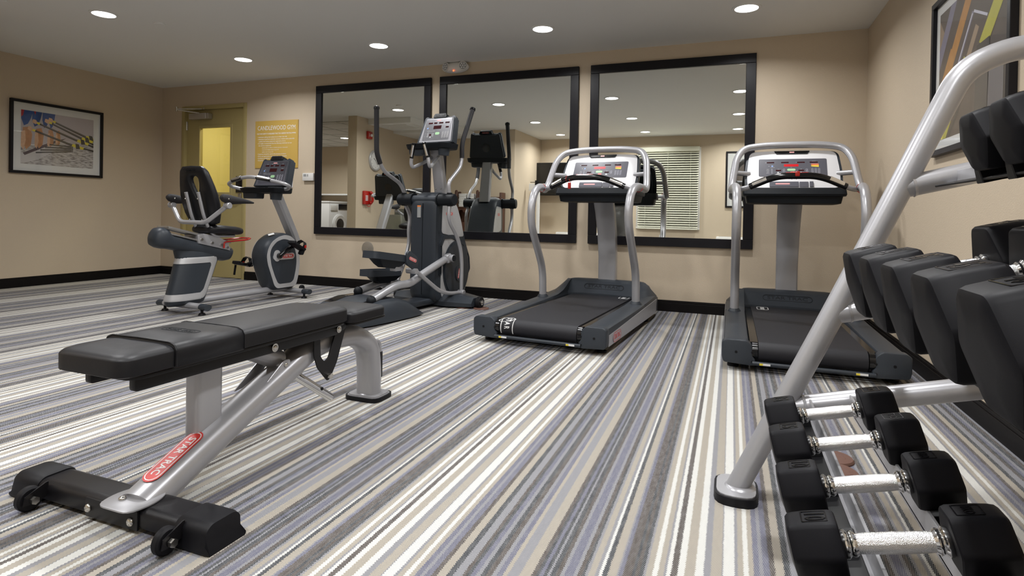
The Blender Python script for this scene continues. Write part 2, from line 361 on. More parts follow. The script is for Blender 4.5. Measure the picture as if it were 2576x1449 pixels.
# ---- door
b = BM()
for x0, x1 in ((DX0, DX0+0.05), (DX1-0.05, DX1)):
    span(b, (x0, -0.012, 0), (x1, 0.12, DZ), 0.003)
span(b, (DX0+0.05, -0.012, DZ-0.05), (DX1-0.05, 0.12, DZ), 0.003)
struct('trim_3', b, 'door_paint')
dr = thing('door_1', '', ''); del dr['label']; del dr['category']; dr['kind'] = 'structure'; dr.location = (DX0+0.052, 0.03, 0)
LW = DX1-DX0-0.104
GX0, GX1, GZ0, GZ1 = 0.22, 0.735, 1.075, 1.895
b = BM()
for lo, hi in (((0, 0, 0.008), (GX0, 0.044, DZ-0.053)), ((GX1, 0, 0.008), (LW, 0.044, DZ-0.053)), ((GX0, 0, 0.008), (GX1, 0.044, GZ0)), ((GX0, 0, GZ1), (GX1, 0.044, DZ-0.053))): span(b, lo, hi)
obj('door_leaf', b, 'door_paint', dr)
b = BM()
for lo, hi in (((GX0-0.035, -0.006, GZ0-0.035), (GX0, 0.002, GZ1+0.035)), ((GX1, -0.006, GZ0-0.035), (GX1+0.035, 0.002, GZ1+0.035)), ((GX0, -0.006, GZ0-0.035), (GX1, 0.002, GZ0)), ((GX0, -0.006, GZ1), (GX1, 0.002, GZ1+0.035))): span(b, lo, hi, 0.002, seg=1)
obj('glazing_bead', b, 'door_paint', dr)
b = BM(); span(b, (GX0-0.002, 0.018, GZ0-0.002), (GX1+0.002, 0.024, GZ1+0.002)); obj('vision_pane', b, 'door_glass', dr)
b = BM(); span(b, (0.842, -0.014, 1.075), (0.948, 0.0, 1.275), 0.006); span(b, (0.862, -0.018, 1.09), (0.928, -0.013, 1.258), 0.004); obj('card_reader', b, 'black_gloss', dr)
b = BM(); box(b, (0.905, -0.006, 1.0), (0.058, 0.012, 0.13), 0.02); cyl(b, (0.905, -0.05, 1.0), (0.905, 0, 1.0), 0.012); tube(b, [(0.905, -0.05, 1.0), (0.83, -0.055, 1.0), (0.79, -0.05, 0.997)], 0.010, bend=0.01); obj('door_lever', b, 'steel', dr)
for z in (0.25, 1.1, 1.93):
    b = BM(); cyl(b, (-0.003, -0.012, z-0.055), (-0.003, -0.012, z+0.055), 0.0075, seg=12); span(b, (0.0, -0.008, z-0.055), (0.012, 0, z+0.055)); obj('hinge', b, 'steel', dr)
b = BM(); span(b, (0.10, -0.07, 2.0), (0.385, 0.0, 2.075), 0.006); span(b, (0.385, -0.066, 2.003), (0.43, 0, 2.072), 0.004)
cl = obj('door_closer', b, 'brushed_alu', dr)
b = BM(); tube(b, [(0.26, -0.045, 2.078), (0.05, -0.20, 2.105)], 0.008, bend=0); tube(b, [(0.05, -0.20, 2.115), (0.32, -0.015, 2.135)], 0.007, bend=0); cyl(b, (0.05, -0.2, 2.085), (0.05, -0.2, 2.14), 0.014); box(b, (0.33, -0.03, 2.135), (0.03, 0.04, 0.03), 0.004); obj('closer_arm', b, 'steel', cl)
# corridor behind the door, with its own lamp
b = BM(); span(b, (0.0, 1.1, 0), (2.2, 1.15, H)); span(b, (-0.05, 0.12, 0), (0.0, 1.15, H)); span(b, (2.2, 0.12, 0), (2.25, 1.15, H)); span(b, (-0.05, 0.12, -0.05), (2.25, 1.15, 0)); span(b, (-0.05, 0.12, H), (2.25, 1.15, H+0.05)); struct('wall_corridor', b, 'yellow_wall')

# ---- recessed downlights
def downlight(x, y, i, lab, on_tiles=False):
    z = H-(0.013 if on_tiles else 0)
    t = thing('recessed_downlight', lab, 'ceiling light', (x, y, z), 0, 'recessed downlights')
    b = BM(); n = 32
    rings = [[(r*math.cos(2*PI*k/n), r*math.sin(2*PI*k/n), zz) for k in range(n)] for r, zz in ((0.104, 0.0), (0.104, -0.004), (0.098, -0.007), (0.084, -0.006), (0.084, -0.001))]
    loft(b, rings, False); obj('trim_ring', b, 'ceiling_paint', t)
    b = BM(); slab(b, oval(0.168, 0.168, n=32), Matrix.Identity(4), -0.0045, -0.0015); obj('lamp_lens', b, 'lamp_lens', t)
    ld = bpy.data.lights.new('downlight_lamp', 'AREA'); ld.shape = 'DISK'; ld.size = 0.155; ld.energy = LAMP_W*(1.35 if y < -3 else 1.0); ld.color = LAMP_COL; ld.spread = math.radians(155)
    lo = bpy.data.objects.new('downlight_lamp', ld); COL.objects.link(lo); lo.parent = t; lo.location = (0, 0, -0.0055)
LX = (2.2, 3.87, 5.5, 7.10); LY = (-0.80, -2.24, -3.9, -5.45)
rown = ('the row nearest the mirrored wall', 'the second row out from the mirrored wall', 'the third row out from the mirrored wall', 'the row by the window wall')
coln = ('leftmost round downlight', 'second round downlight from the left', 'third round downlight from the left', 'rightmost round downlight')
for j, yy in enumerate(LY):
    for i, xx in enumerate(LX):
        if yy < -4.5 and xx < 3.2: continue
        downlight(xx, yy, i, coln[i]+' in '+rown[j])
downlight(-0.72, -4.8, 0, 'round downlight among the laundry ceiling tiles, seen in the left mirror', True)
downlight(-2.2, -4.3, 0, 'round downlight in the laundry tiles farther from the gym', True)
t = thing('corridor_lamp', 'flush ceiling lamp in the corridor behind the yellow door', 'ceiling light', (1.0, 0.62, H))
b = BM(); cyl(b, (0, 0, 0), (0, 0, -0.05), 0.14, 0.12, seg=24); obj('lamp_shade', b, 'lamp_lens', t)
ld = bpy.data.lights.new('corridor_light', 'AREA'); ld.shape = 'DISK'; ld.size = 0.22; ld.energy = 13; ld.color = (1, 0.98, 0.94)
lo = bpy.data.objects.new('corridor_light', ld); COL.objects.link(lo); lo.parent = t; lo.location = (0, 0, -0.055)

# ---- mirrors
def mirror(x0, x1, lab):
    z0, z1, fwid = 0.596, 2.304, 0.082
    t = thing('wall_mirror', lab, 'mirror', ((x0+x1)/2, 0, z0), 0, 'framed mirrors on the back wall')
    hw = (x1-x0)/2; hh = z1-z0; b = BM()
    for lo, hi in (((-hw, -0.030, 0), (hw, -0.001, fwid)), ((-hw, -0.030, hh-fwid), (hw, -0.001, hh)), ((-hw, -0.030, fwid), (-hw+fwid, -0.001, hh-fwid)), ((hw-fwid, -0.030, fwid), (hw, -0.001, hh-fwid))): span(b, lo, hi, 0.003, seg=1)
    obj('mirror_frame', b, 'mirror_frame', t)
    b = BM(); f = fwid-0.004; span(b, (-hw+f, -0.014, f), (hw-f, -0.004, hh-f)); obj('mirror_glass', b, 'mirror_glass', t)
mirror(2.502, 4.009, 'leftmost black framed mirror, nearest the yellow door'); mirror(4.112, 5.623, 'middle black framed mirror under the emergency light'); mirror(5.738, 7.202, 'rightmost black framed mirror, behind the treadmills')

# ---- emergency light
t = thing('emergency_light', 'white oval emergency light above the middle mirror', 'emergency light', (4.30, 0, 2.385))
b = BM(); ball(b, (0, -0.03, 0), 1, (0.155, 0.055, 0.058), u=32, v=16); obj('housing', b, 'white_plastic', t)
for s in (-1, 1):
    m_ = frame((s*0.098, -0.062, 0.008), (1, s*0.35, 0), (0, 0, 1)); b = BM()
    slab(b, oval(0.092, 0.092, n=24), m_, -0.01, 0.012, 0); slab(b, oval(0.076, 0.076, n=24), m_, 0.012, 0.014, 1)
    for k in range(6): slab(b, oval(0.016, 0.016, 0.024*math.cos(k*PI/3), 0.024*math.sin(k*PI/3), 10), m_, 0.014, 0.0165, 2)
    slab(b, oval(0.016, 0.016, n=10), m_, 0.014, 0.0165, 2); obj('lamp_head', b, ['white_plastic', 'label_grey', 'white_enamel'], t)
b = BM(); ball(b, (0.0, -0.082, -0.042), 0.007); M['led_red'] = mat('led_red', (1.0, 0.12, 0.03), 0.3, emit=4); obj('indicator', b, 'led_red', t)

# ---- poster
t = thing('rules_poster', 'gold gym rules poster with white lettering beside the yellow door', 'poster', (1.915, 0, 1.652))
b = BM(); span(b, (-0.324, -0.010, -0.284), (0.324, -0.001, 0.284), 0, 0); span(b, (-0.314, -0.0115, -0.272), (0.314, -0.0095, 0.274), 0, 1); obj('panel', b, ['poster_gold', 'poster_gold'], t)
b = BM(); m_ = frame((0, -0.012, 0), (1, 0, 0), (0, 0, 1))
text(b, 'CANDLEWOOD GYM', 0.075, m_ @ T_(0, 0.195), 0.0004, 0, fit=0.57)
text(b, 'FOR YOUR SAFETY IT IS REQUIRED THAT YOU OBSERVE THE FOLLOWING:', 0.022, m_ @ T_(0, 0.128), 0.0004, 0, fit=0.59, bold=0.0003)
ls = [('\u2022 Individuals utilizing this facility do so at their own risk.', 0), ('\u2022 Individuals should not undertake exercise routines unless physically', 0), ('   qualified and having a physician\'s approval to do so.', 0), ('\u2022 It is highly recommended that the following individuals not use', 0), ('   the exercise equipment:', 0), ('persons under the influence of alcohol, narcotics or depressants', 1), ('unsupervised children under the age of 14', 1), ('children under the age of 16', 1), ('\u2022 Equipment should be used in the presence of others.', 0), ('\u2022 Shoes and appropriate exercising attire are necessary.', 0), ('\u2022 Smoking is prohibited.', 0), ('\u2022 Should you need any assistance, please contact the front desk.', 0)]
for i, (s, ind) in enumerate(ls): text(b, s, 0.020 if not ind else 0.015, m_ @ T_(-0.285+ind*0.07, 0.088-i*0.0255), 0.0004, 0, 'LEFT')
obj('lettering', b, 'white_print', t)
DISCX, DISCZ = 3.227, 0.453
# ---- thermostat, switch, blank disc
t = thing('thermostat', 'small white thermostat on the wall left of the mirrors', 'thermostat', (2.405, 0, 1.257))
b = BM(); span(b, (-0.078, -0.03, -0.045), (0.078, -0.001, 0.045), 0.005); obj('case', b, 'white_plastic', t)
b = BM(); span(b, (-0.06, -0.0315, 0.005), (-0.02, -0.029, 0.032)); obj('display', b, 'label_grey', t)
b = BM()
for z in (0.008, 0.018, 0.028): span(b, (-0.008, -0.032, z-0.003), (0.006, -0.029, z+0.003))
obj('button_row', b, 'label_grey', t)
t = thing('light_switch', 'white dimmer switch plate behind the recumbent bike console', 'light switch', (2.13, 0, 1.195))
b = BM(); span(b, (-0.038, -0.007, -0.062), (0.038, -0.001, 0.062), 0.003); obj('plate', b, 'white_enamel', t)
b = BM(); span(b, (-0.017, -0.010, -0.034), (0.017, -0.006, 0.034), 0.002); span(b, (-0.008, -0.015, -0.02), (0.008, -0.009, -0.006), 0.002); obj('toggle', b, 'white_plastic', t)
t = thing('wall_cover_plate', 'round satin metal cover plate low on the wall behind the elliptical pedals', 'cover plate', (DISCX, 0, DISCZ))
b = BM(); lathe(b, [(0, -0.001), (0.078, -0.001), (0.078, 0.003), (0.070, 0.006), (0, 0.007)], (0, 0, 0), (0, -1, 0), 36); obj('plate', b, 'satin_disc', t)
b = BM(); ball(b, (0.0, -0.008, 0), 0.006); obj('screw', b, 'steel', t)

# ---- pictures
def picture(name, lab, loc, rz, w_, h_, fr, mt, build, glass=True):
    t = thing(name, lab, 'picture', loc, rz)      # local: x right, z up, faces -y
    b = BM(); hw, hh = w_/2, h_/2
    for lo, hi in (((-hw, -0.03, -hh), (hw, -0.001, -hh+fr)), ((-hw, -0.03, hh-fr), (hw, -0.001, hh)), ((-hw, -0.03, -hh+fr), (-hw+fr, -0.001, hh-fr)), ((hw-fr, -0.03, -hh+fr), (hw, -0.001, hh-fr))): span(b, lo, hi, 0.002, seg=1)
    obj('picture_frame', b, 'mirror_frame', t)
    b = BM(); span(b, (-hw+fr*0.9, -0.010, -hh+fr*0.9), (hw-fr*0.9, -0.003, hh-fr*0.9)); obj('mat_board', b, 'mat_board', t)
    m_ = frame((0, -0.0105, 0), (1, 0, 0), (0, 0, 1)); build(t, m_, w_-2*(fr+mt), h_-2*(fr+mt))
    if glass: b = BM(); span(b, (-hw+fr*0.95, -0.0185, -hh+fr*0.95), (hw-fr*0.95, -0.0165, hh-fr*0.95)); obj('picture_glass', b, 'pane_glass', t)
    return t
def clip(poly, w_, h_):
    for ax, s, lim in ((0, 1, w_/2), (0, -1, w_/2), (1, 1, h_/2), (1, -1, h_/2)):
        out = []
        for i in range(len(poly)):
            a, c = poly[i-1], poly[i]; ia, ic = s*a[ax] <= lim, s*c[ax] <= lim
            if ia != ic:
                k = (lim-s*a[ax])/(s*c[ax]-s*a[ax]); out.append((a[0]+(c[0]-a[0])*k, a[1]+(c[1]-a[1])*k))
            if ic: out.append(c)
        poly = out
        if len(poly) < 3: return []
    return poly
def paint(t, name, m_, w_, h_, shapes):
    b = BM(); names = []
    for i, (mn, poly) in enumerate(shapes):
        p = clip([(x*w_/2, y*h_/2) for x, y in poly], w_, h_)
        if len(p) < 3: continue
        if mn not in names: names.append(mn)
        z = i*0.00006; t2 = BM(); t2.faces.new([t2.verts.new((x, y, z)) for x, y in p]); bmesh.ops.recalc_face_normals(t2, faces=t2.faces)
        if t2.faces and list(t2.faces)[0].normal.z < 0: bmesh.ops.reverse_faces(t2, faces=t2.faces)
        merge(b, t2, names.index(mn), m_)
    return obj(name, b, names, t)
def strip(x0, y0, x1, y1, wd0, wd1=None):
    wd1 = wd1 or wd0; d = Vector((x1-x0, y1-y0)).normalized(); n = Vector((-d.y, d.x))
    return [(x0+n.x*wd0, y0+n.y*wd0), (x1+n.x*wd1, y1+n.y*wd1), (x1-n.x*wd1, y1-n.y*wd1), (x0-n.x*wd0, y0-n.y*wd0)]
mat('art_sky', (0.46, 0.42, 0.44), 0.7, mottle=0.05, mscale=8); mat('art_water', (0.46, 0.44, 0.42), 0.7)
m = M['art_water']; nt = m.node_tree; b_ = nt.nodes['Principled BSDF']; tc = nt.nodes.new('ShaderNodeTexCoord'); mp = nt.nodes.new('ShaderNodeMapping'); mp.inputs['Scale'].default_value = (14, 14, 90); n_ = nt.nodes.new('ShaderNodeTexNoise'); n_.inputs['Scale'].default_value = 1.6; n_.inputs['Detail'].default_value = 5; r_ = nt.nodes.new('ShaderNodeValToRGB'); r_.color_ramp.elements[0].position = 0.36; r_.color_ramp.elements[0].color = (0.16, 0.14, 0.13, 1); r_.color_ramp.elements[1].position = 0.56; r_.color_ramp.elements[1].color = (0.55, 0.53, 0.52, 1)
nt.links.new(tc.outputs['Object'], mp.inputs[0]); nt.links.new(mp.outputs[0], n_.inputs['Vector']); nt.links.new(n_.outputs['Fac'], r_.inputs[0]); nt.links.new(r_.outputs[0], b_.inputs['Base Color'])
mat('art_blue', (0.03, 0.08, 0.26), 0.6, mottle=0.5, mscale=25); mat('art_skin', (0.50, 0.25, 0.12), 0.6, mottle=0.35, mscale=22); mat('art_skin_light', (0.66, 0.42, 0.27), 0.6, mottle=0.25, mscale=30); mat('art_oar', (0.05, 0.045, 0.04), 0.6); mat('art_oar_light', (0.20, 0.18, 0.17), 0.6); mat('art_yellow', (0.72, 0.62, 0.06), 0.6); mat('art_hull', (0.55, 0.53, 0.53), 0.6, mottle=0.08, mscale=12); mat('art_hull_dark', (0.10, 0.07, 0.08), 0.6, mottle=0.4, mscale=30); mat('art_red', (0.38, 0.03, 0.04), 0.6)
def rowing(t, m_, w_, h_):
    S = [('art_sky', [(-1, 1), (1, 1), (1, -.25), (-1, -.25)]), ('art_water', [(-1, -.28), (1, -.28), (1, -1), (-1, -1)]), ('art_water', [(-.1, -.2), (1, -.05), (1, -.3), (-.3, -.3)])]
    S += [('art_hull', [(-1, -.62), (-.45, -.28), (0.1, -.02), (.35, .02), (.2, -.1), (0, -.25), (-.3, -.6), (-.55, -.8), (-.85, -.95), (-1, -.98)])]
    S += [('art_hull_dark', [(-.95, -.6), (-.5, -.28), (-.1, -.02), (.2, .12), (.05, -.02), (-.45, -.36), (-.9, -.68)])]
    for x, s in ((-.02, .55), (-.22, .72), (-.52, .95), (-.84, 1.15)):
        S += [('art_skin', [(x-.10*s, .35), (x+.05*s, .40), (x+.11*s, .12), (x+.08*s, -.25*s), (x-.02*s, -.40*s), (x-.10*s, -.20*s)])]
        S += [('art_skin_light', [(x-.13*s, .2), (x-.05*s, .25), (x-.03*s, -.1), (x-.08*s, -.42*s), (x-.14*s, -.3*s)])]
    for x, s in ((-.20, .6), (-.36, .75), (-.60, .95), (-.86, 1.1)):
        S += [('art_blue', [(x-.12*s, 1), (x+.15*s, 1), (x+.10*s, .72), (x+.03*s, .5*1), (x-.06*s, .42), (x-.13*s, .7)])]
    S += [('art_red', [(-1, 1), (-.92, 1), (-.95, .8), (-1, .72)]), ('art_red', [(-.68, 1), (-.62, 1), (-.64, .86)])]
    for k in range(4): S += [('art_oar', strip(-.62+.12*k, -.55+.12*k, .40, -.38+.06*k, .022, .018)), ('art_oar_light', strip(-.5+.12*k, -.48+.12*k, .35, -.36+.06*k, .006))]
    for hx, hy, jx, jy, ex, ey in ((-.18, .72, .80, .25, 1.1, .06), (-.28, .66, .68, .17, 1.1, -.06), (-.60, .58, .55, .06, 1.1, -.14), (-.72, .30, .40, -.14, 1.1, -.30)):
        S += [('art_oar', strip(hx, hy, jx, jy, .030, .040)), ('art_oar_light', strip(hx+.1, hy-.035, jx, jy+.012, .008)), ('art_oar', strip(jx, jy, ex, ey, .035))]
        S += [('art_yellow', strip(jx-.03, jy+.03, jx+.10, jy-.02, .055)), ('art_yellow', strip(jx+.18, jy-.04, jx+.30, jy-.08, .05)), ('art_oar', [(jx+.06, jy+.10), (jx+.16, jy+.08), (jx+.20, jy-.10), (jx+.08, jy-.12)])]
        S += [('art_yellow', strip(hx, hy, hx+.08, hy-.03, .04)), ('art_skin_light', [(hx-.10, hy+.12), (hx-.02, hy+.10), (hx+.02, hy), (hx-.04, hy-.06), (hx-.12, hy)])]
    paint(t, 'rowing_print', m_, w_, h_, S)
picture('rowing_picture', 'framed photograph of rowers and yellow-collared oars on the left wall', (0, -1.250, 1.592), 90, 0.945, 0.775, 0.028, 0.075, rowing)
mat('art_brown', (0.075, 0.058, 0.048), 0.5, mottle=0.3, mscale=10); mat('art_orange', (0.42, 0.20, 0.045), 0.5, mottle=0.25, mscale=25); mat('art_lime', (0.42, 0.40, 0.05), 0.5, mottle=0.2, mscale=20); mat('art_slate', (0.19, 0.18, 0.25), 0.5); mat('art_tan', (0.30, 0.22, 0.15), 0.5); mat('art_coral', (0.55, 0.16, 0.05), 0.5)
def gear(t, m_, w_, h_):
    S = [('art_brown', [(-1, -1), (1, -1), (1, 1), (-1, 1)]), ('art_tan', [(-1, .3), (-.75, .55), (-1, .9)]), ('art_slate', [(-1, .1), (-.55, .75), (-.4, 1), (-.6, 1), (-1, .42)])]
    S += [('art_orange', strip(-1.05, -.45, -.50, .28, .10)), ('art_orange', strip(-.62, .05, .15, 1.1, .10)), ('art_tan', strip(-.1, -.1, .25, .38, .06))]
    S += [('art_slate', strip(-.55, -.30, .12, .62, .035)), ('white_print', strip(-.52, -.24, .10, .60, .008)), ('panel_line', strip(.14, .62, .52, .42, .018)), ('art_coral', [(.15, .98), (.3, .78), (.42, .76), (.5, .62), (.62, .58), (.8, .66), (1, .9), (1, 1.2), (.3, 1.2)]), ('art_brown', oval(.12, .10, .62, .88, 12))]
    S += [('art_lime', strip(-1.0, -1.15, -.05, .02, .15, .10)), ('art_lime', strip(.40, .05, 1.1, .85, .12)), ('art_yellow', strip(-.85, -1.0, -.1, -.02, .02)), ('art_oar', strip(-.6, -1.0, .35, .1, .03)), ('art_oar', [(.2, -1), (.55, -1), (.6, .12), (.25, .1)]), ('art_oar_light', [(.56, -1), (.95, -1), (.95, -.2), (.6, -.1)])]
    paint(t, 'equipment_print', m_, w_, h_, S)
picture('equipment_picture', 'framed picture of orange and yellow sports gear on the right wall', (W, -2.215, 1.62), -90, 0.96, 0.82, 0.030, 0.050, gear)
def doorpic(t, m_, w_, h_): paint(t, 'dark_print', m_, w_, h_, [('art_brown', [(-1, -1), (1, -1), (1, 1), (-1, 1)]), ('art_hull_dark', [(-.5, -1), (.3, -1), (.2, 1), (-.4, 1)])])
picture('dark_picture', 'tall framed picture with white mat, seen in the rightmost mirror', (7.36, YR, 1.59), 180, 0.90, 1.05, 0.03, 0.14, doorpic)

# ---- things on the far side, seen in the mirrors
t = thing('wall_clock', 'round white wall clock with silver rim, seen in the left mirror', 'clock', (1.24, -3.045, 1.75), 90)   # faces +x (local -y)
b = BM(); lathe(b, [(0, 0), (0.180, 0), (0.180, 0.02), (0.170, 0.034), (0.152, 0.030), (0.150, 0.018), (0, 0.018)], (0, 0, 0), (0, -1, 0), 48); obj('clock_rim', b, 'silver_plastic', t)
b = BM(); m_ = frame((0, -0.0185, 0), (1, 0, 0), (0, 0, 1)); slab(b, oval(0.298, 0.298, n=40), m_, 0, 0.001, 0)
for k in range(12): a = PI/2-k*PI/6; text(b, str(k if k else 12), 0.03, m_ @ T_(0.118*math.cos(a), 0.118*math.sin(a), 0.001), 0.0003, 1)
obj('clock_face', b, ['white_enamel', 'black_plastic'], t)
b = BM(); slab(b, strip(0, 0, 0.055, 0.035, 0.004), m_, 0.003, 0.004); slab(b, strip(0, 0, -0.055, -0.075, 0.003), m_, 0.004, 0.005); obj('clock_hand', b, 'black_plastic', t)
t = thing('wall_phone', 'red wall telephone with a corded handset, seen in the left mirror', 'telephone', (1.24, -2.80, 1.10), 90)
b = BM(); span(b, (-0.10, -0.045, -0.115), (0.10, -0.001, 0.115), 0.012); obj('phone_body', b, 'red_plastic', t)
b = BM(); tube(b, [(-0.058, -0.06, -0.09), (-0.058, -0.10, -0.06), (-0.058, -0.10, 0.06), (-0.058, -0.06, 0.09)], 0.020, bend=0.04, aspect=1.2); ball(b, (-0.058, -0.065, 0.085), 0.03); ball(b, (-0.058, -0.065, -0.085), 0.03); obj('handset', b, 'red_plastic', t)
b = BM()
for i in range(3):
    for j in range(4): span(b, (0.0+i*0.024, -0.050, -0.05+j*0.024), (0.018+i*0.024, -0.044, -0.034+j*0.024))
obj('keypad', b, 'white_print', t)
b = BM(); tube(b, [(-0.058, -0.07, -0.11), (-0.03, -0.05, -0.16), (0.02, -0.03, -0.12)], 0.005, bend=0.03); obj('phone_cord', b, 'red_plastic', t)
t = thing('fire_alarm', 'red fire alarm strobe high on the wall, seen in the left mirror', 'fire alarm', (1.24, -2.85, 2.16), 90)
b = BM(); span(b, (-0.06, -0.045, -0.065), (0.06, -0.001, 0.065), 0.008); obj('alarm_case', b, 'red_plastic', t)
b = BM(); ball(b, (-0.02, -0.05, 0.0), 0.025); obj('strobe', b, 'white_enamel', t)
b = BM(); text(b, 'FIRE', 0.03, frame((0.03, -0.0455, 0), (0, 0, -1), (1, 0, 0)), 0.0006); obj('lettering', b, 'white_print', t)
t = thing('drinking_fountain', 'grey metal drinking fountain, seen low in the left mirror', 'drinking fountain', (1.24, -3.72, 0), 90)
b = BM(); span(b, (-0.50, -0.48, 0.55), (0.02, -0.001, 0.80), 0.03); obj('basin', b, 'grey_case', t)
b = BM(); span(b, (0.04, -0.44, 0.45), (0.50, -0.001, 0.82), 0.02); obj('cooler_cabinet', b, 'grey_case', t)
b = BM(); tube(b, [(-0.2, -0.25, 0.79), (-0.2, -0.25, 0.86), (-0.2, -0.20, 0.90)], 0.014, bend=0.03); obj('spout', b, 'white_plastic', t)
b = BM(); span(b, (-0.5, -0.03, 0.80), (0.02, -0.001, 0.93), 0.01); obj('backsplash', b, 'grey_case', t)
# washer
t = thing('washing_machine', 'white front-loading washing machine, seen in the left mirror', 'washing machine', (-1.45, -5.60, 0))
b = BM(); span(b, (-0.70, -0.35, 0.0), (0, 0.35, 1.05), 0.012); span(b, (-0.71, -0.36, 1.05), (0.01, 0.36, 1.09), 0.01); obj('cabinet', b, 'white_enamel', t)
b = BM(); span(b, (0.0, -0.30, 0.90), (0.012, 0.02, 1.03), 0.004); obj('control_panel', b, 'glass_dark', t)
b = BM(); span(b, (0.0, 0.06, 0.88), (0.02, 0.30, 1.0), 0.006); obj('soap_drawer', b, 'white_plastic', t)
b = BM(); lathe(b, [(0.17, 0.0), (0.24, 0.0), (0.24, 0.03), (0.20, 0.05), (0.165, 0.04)], (0, 0, 0.56), (1, 0, 0), 40); dd = obj('door', b, 'white_enamel', t)
b = BM(); lathe(b, [(0, 0.002), (0.168, 0.002), (0.168, 0.03), (0.10, 0.05), (0, 0.055)], (0, 0, 0.56), (1, 0, 0), 36); obj('door_glass', b, 'glass_dark', dd)
t = thing('wall_shelf', 'long white shelf above the washing machine in the laundry', 'shelf', (-1.6, YR, 1.24))
b = BM(); span(b, (-0.95, 0.0, 0.0), (2.4, 0.30, 0.035), 0.003); obj('shelf_board', b, 'white_enamel', t)
for x in (-0.8, 0.6, 2.0): b = BM(); span(b, (x, 0.001, -0.16), (x+0.03, 0.26, -0.001), 0.003); obj('bracket', b, 'label_grey', t)
# towel cabinet
t = thing('towel_cabinet', 'dark brown wooden towel cabinet with carved posts, seen in the middle mirror', 'cabinet', (2.42, -4.57, 0))
b = BM()
for x in (-0.27, 0.17): box(b, (x, 0.17, 0.64), (0.05, 0.05, 1.28), 0.01); ball(b, (x, 0.17, 1.28), 0.027)
for x in (-0.27, 0.17): box(b, (x, 0.03, 0.64), (0.05, 0.05, 1.28), 0.01)
span(b, (-0.27, 0.002, 0.05), (0.17, 0.02, 1.24)); obj('post_frame', b, 'wood_brown', t)
b = BM(); span(b, (-0.25, 0.02, 0.965), (0.15, 0.20, 0.985), 0.003); obj('shelf', b, 'wood_brown', t)
b = BM(); span(b, (-0.245, 0.165, 0.05), (0.145, 0.185, 0.70), 0.004); obj('door', b, 'wood_brown', t)
b = BM(); prism(b, [(-0.245, 0.965), (-0.245, 0.86), (-0.18, 0.93), (0.08, 0.93), (0.145, 0.86), (0.145, 0.965)], 'y', 0.165, 0.185); slab(b, oval(0.14, 0.10, n=20), frame((-0.05, 0.185, 0.925), (-1, 0, 0), (0, 0, 1)), 0, 0.012); obj('valance', b, 'wood_brown', t)
b = BM(); span(b, (0.19, 0.02, 0.05), (0.24, 0.20, 1.26), 0.006); span(b, (0.62, 0.02, 0.05), (0.67, 0.20, 1.26), 0.006); span(b, (0.24, 0.02, 0.05), (0.62, 0.2, 1.18), 0.004); obj('side_unit', b, 'wood_brown', t)
for i in range(8):
    for c_, lab in ((0, 'left'), (1, 'right')):
        b = BM(); x = -0.215+0.165*c_
        box(b, (x+0.075, 0.10, 0.9865+0.0155+i*0.0315), (0.155+0.006*math.sin(i*2.1+c_), 0.17, 0.030), 0.014, seg=3)
        o = obj('folded_towel', b, 'towel'); o.location = (2.42, -4.57, 0); pos = ('bottom', 'second from bottom', 'third from bottom', 'fourth from bottom', 'fourth from top', 'third from top', 'second from top', 'topmost')[i]
        tag(o, 'white folded towel, %s in the %s stack of the brown cabinet' % (pos, lab), 'towel', 'folded white towels in the cabinet')
# physician scale, tv, heaters, window
t = thing('doctor_scale', 'white physician scale with sliding weights, seen in the middle mirror', 'scale', (3.50, -5.25, 0))
b = BM(); span(b, (-0.03, -0.02, 0.05), (0.03, 0.02, 1.36), 0.006); obj('column', b, 'white_enamel', t)
b = BM(); span(b, (-0.16, -0.24, 0.0), (0.16, 0.24, 0.07), 0.01); obj('platform', b, 'black_rubber', t)
b = BM(); span(b, (-0.18, 0.0, 1.33), (0.18, 0.05, 1.47), 0.006); obj('beam_box', b, 'white_enamel', t)
b = BM(); span(b, (-0.15, 0.045, 1.49), (0.17, 0.055, 1.50)); span(b, (-0.05, 0.04, 1.44), (0.02, 0.07, 1.53), 0.003); span(b, (0.06, 0.05, 1.36), (0.12, 0.07, 1.42), 0.003); obj('sliding_weight', b, 'black_plastic', t)
t = thing('television', 'black flat television on the far wall, seen in the middle mirror', 'television', (3.70, YR, 1.60))
b = BM(); span(b, (-0.52, 0.20, -0.335), (0.52, 0.25, 0.335), 0.006); obj('tv_case', b, 'black_plastic', t)
b = BM(); span(b, (-0.505, 0.2495, -0.315), (0.505, 0.2515, 0.322)); obj('screen', b, 'screen_black', t)
b = BM(); span(b, (-0.10, 0.001, -0.10), (0.10, 0.02, 0.10), 0.003); span(b, (-0.03, 0.02, -0.03), (0.03, 0.205, 0.03), 0.004); obj('wall_bracket', b, 'black_plastic', t)
def heater(x0, x1, lab):
    t = thing('wall_heater', lab, 'heater', ((x0+x1)/2, YR, 0)); hw = (x1-x0)/2
    b = BM(); span(b, (-hw, 0.002, 0.11), (hw, 0.20, 0.52), 0.02); obj('casing', b, 'white_plastic', t)
    b = BM()
    for i in range(14): span(b, (-hw+0.05, 0.03+i*0.011, 0.519), (hw-0.05, 0.035+i*0.011, 0.5225))
    obj('louver_grille', b, 'label_grey', t)
heater(3.66, 4.75, 'white wall heater unit below the television, seen in the middle mirror'); heater(6.76, 7.70, 'white wall heater unit below the tall picture, seen in the right mirror')
t = thing('wall_outlet', 'white electrical outlet under the window, seen in the right mirror', 'outlet', (5.75, YR, 0.46)); b = BM(); span(b, (-0.036, 0.001, -0.06), (0.036, 0.007, 0.06), 0.002); obj('plate', b, 'white_enamel', t)
b = BM(); [span(b, (-0.016, 0.006, z-0.014), (0.016, 0.009, z+0.014), 0.003) for z in (-0.02, 0.02)]; obj('socket', b, 'white_plastic', t)
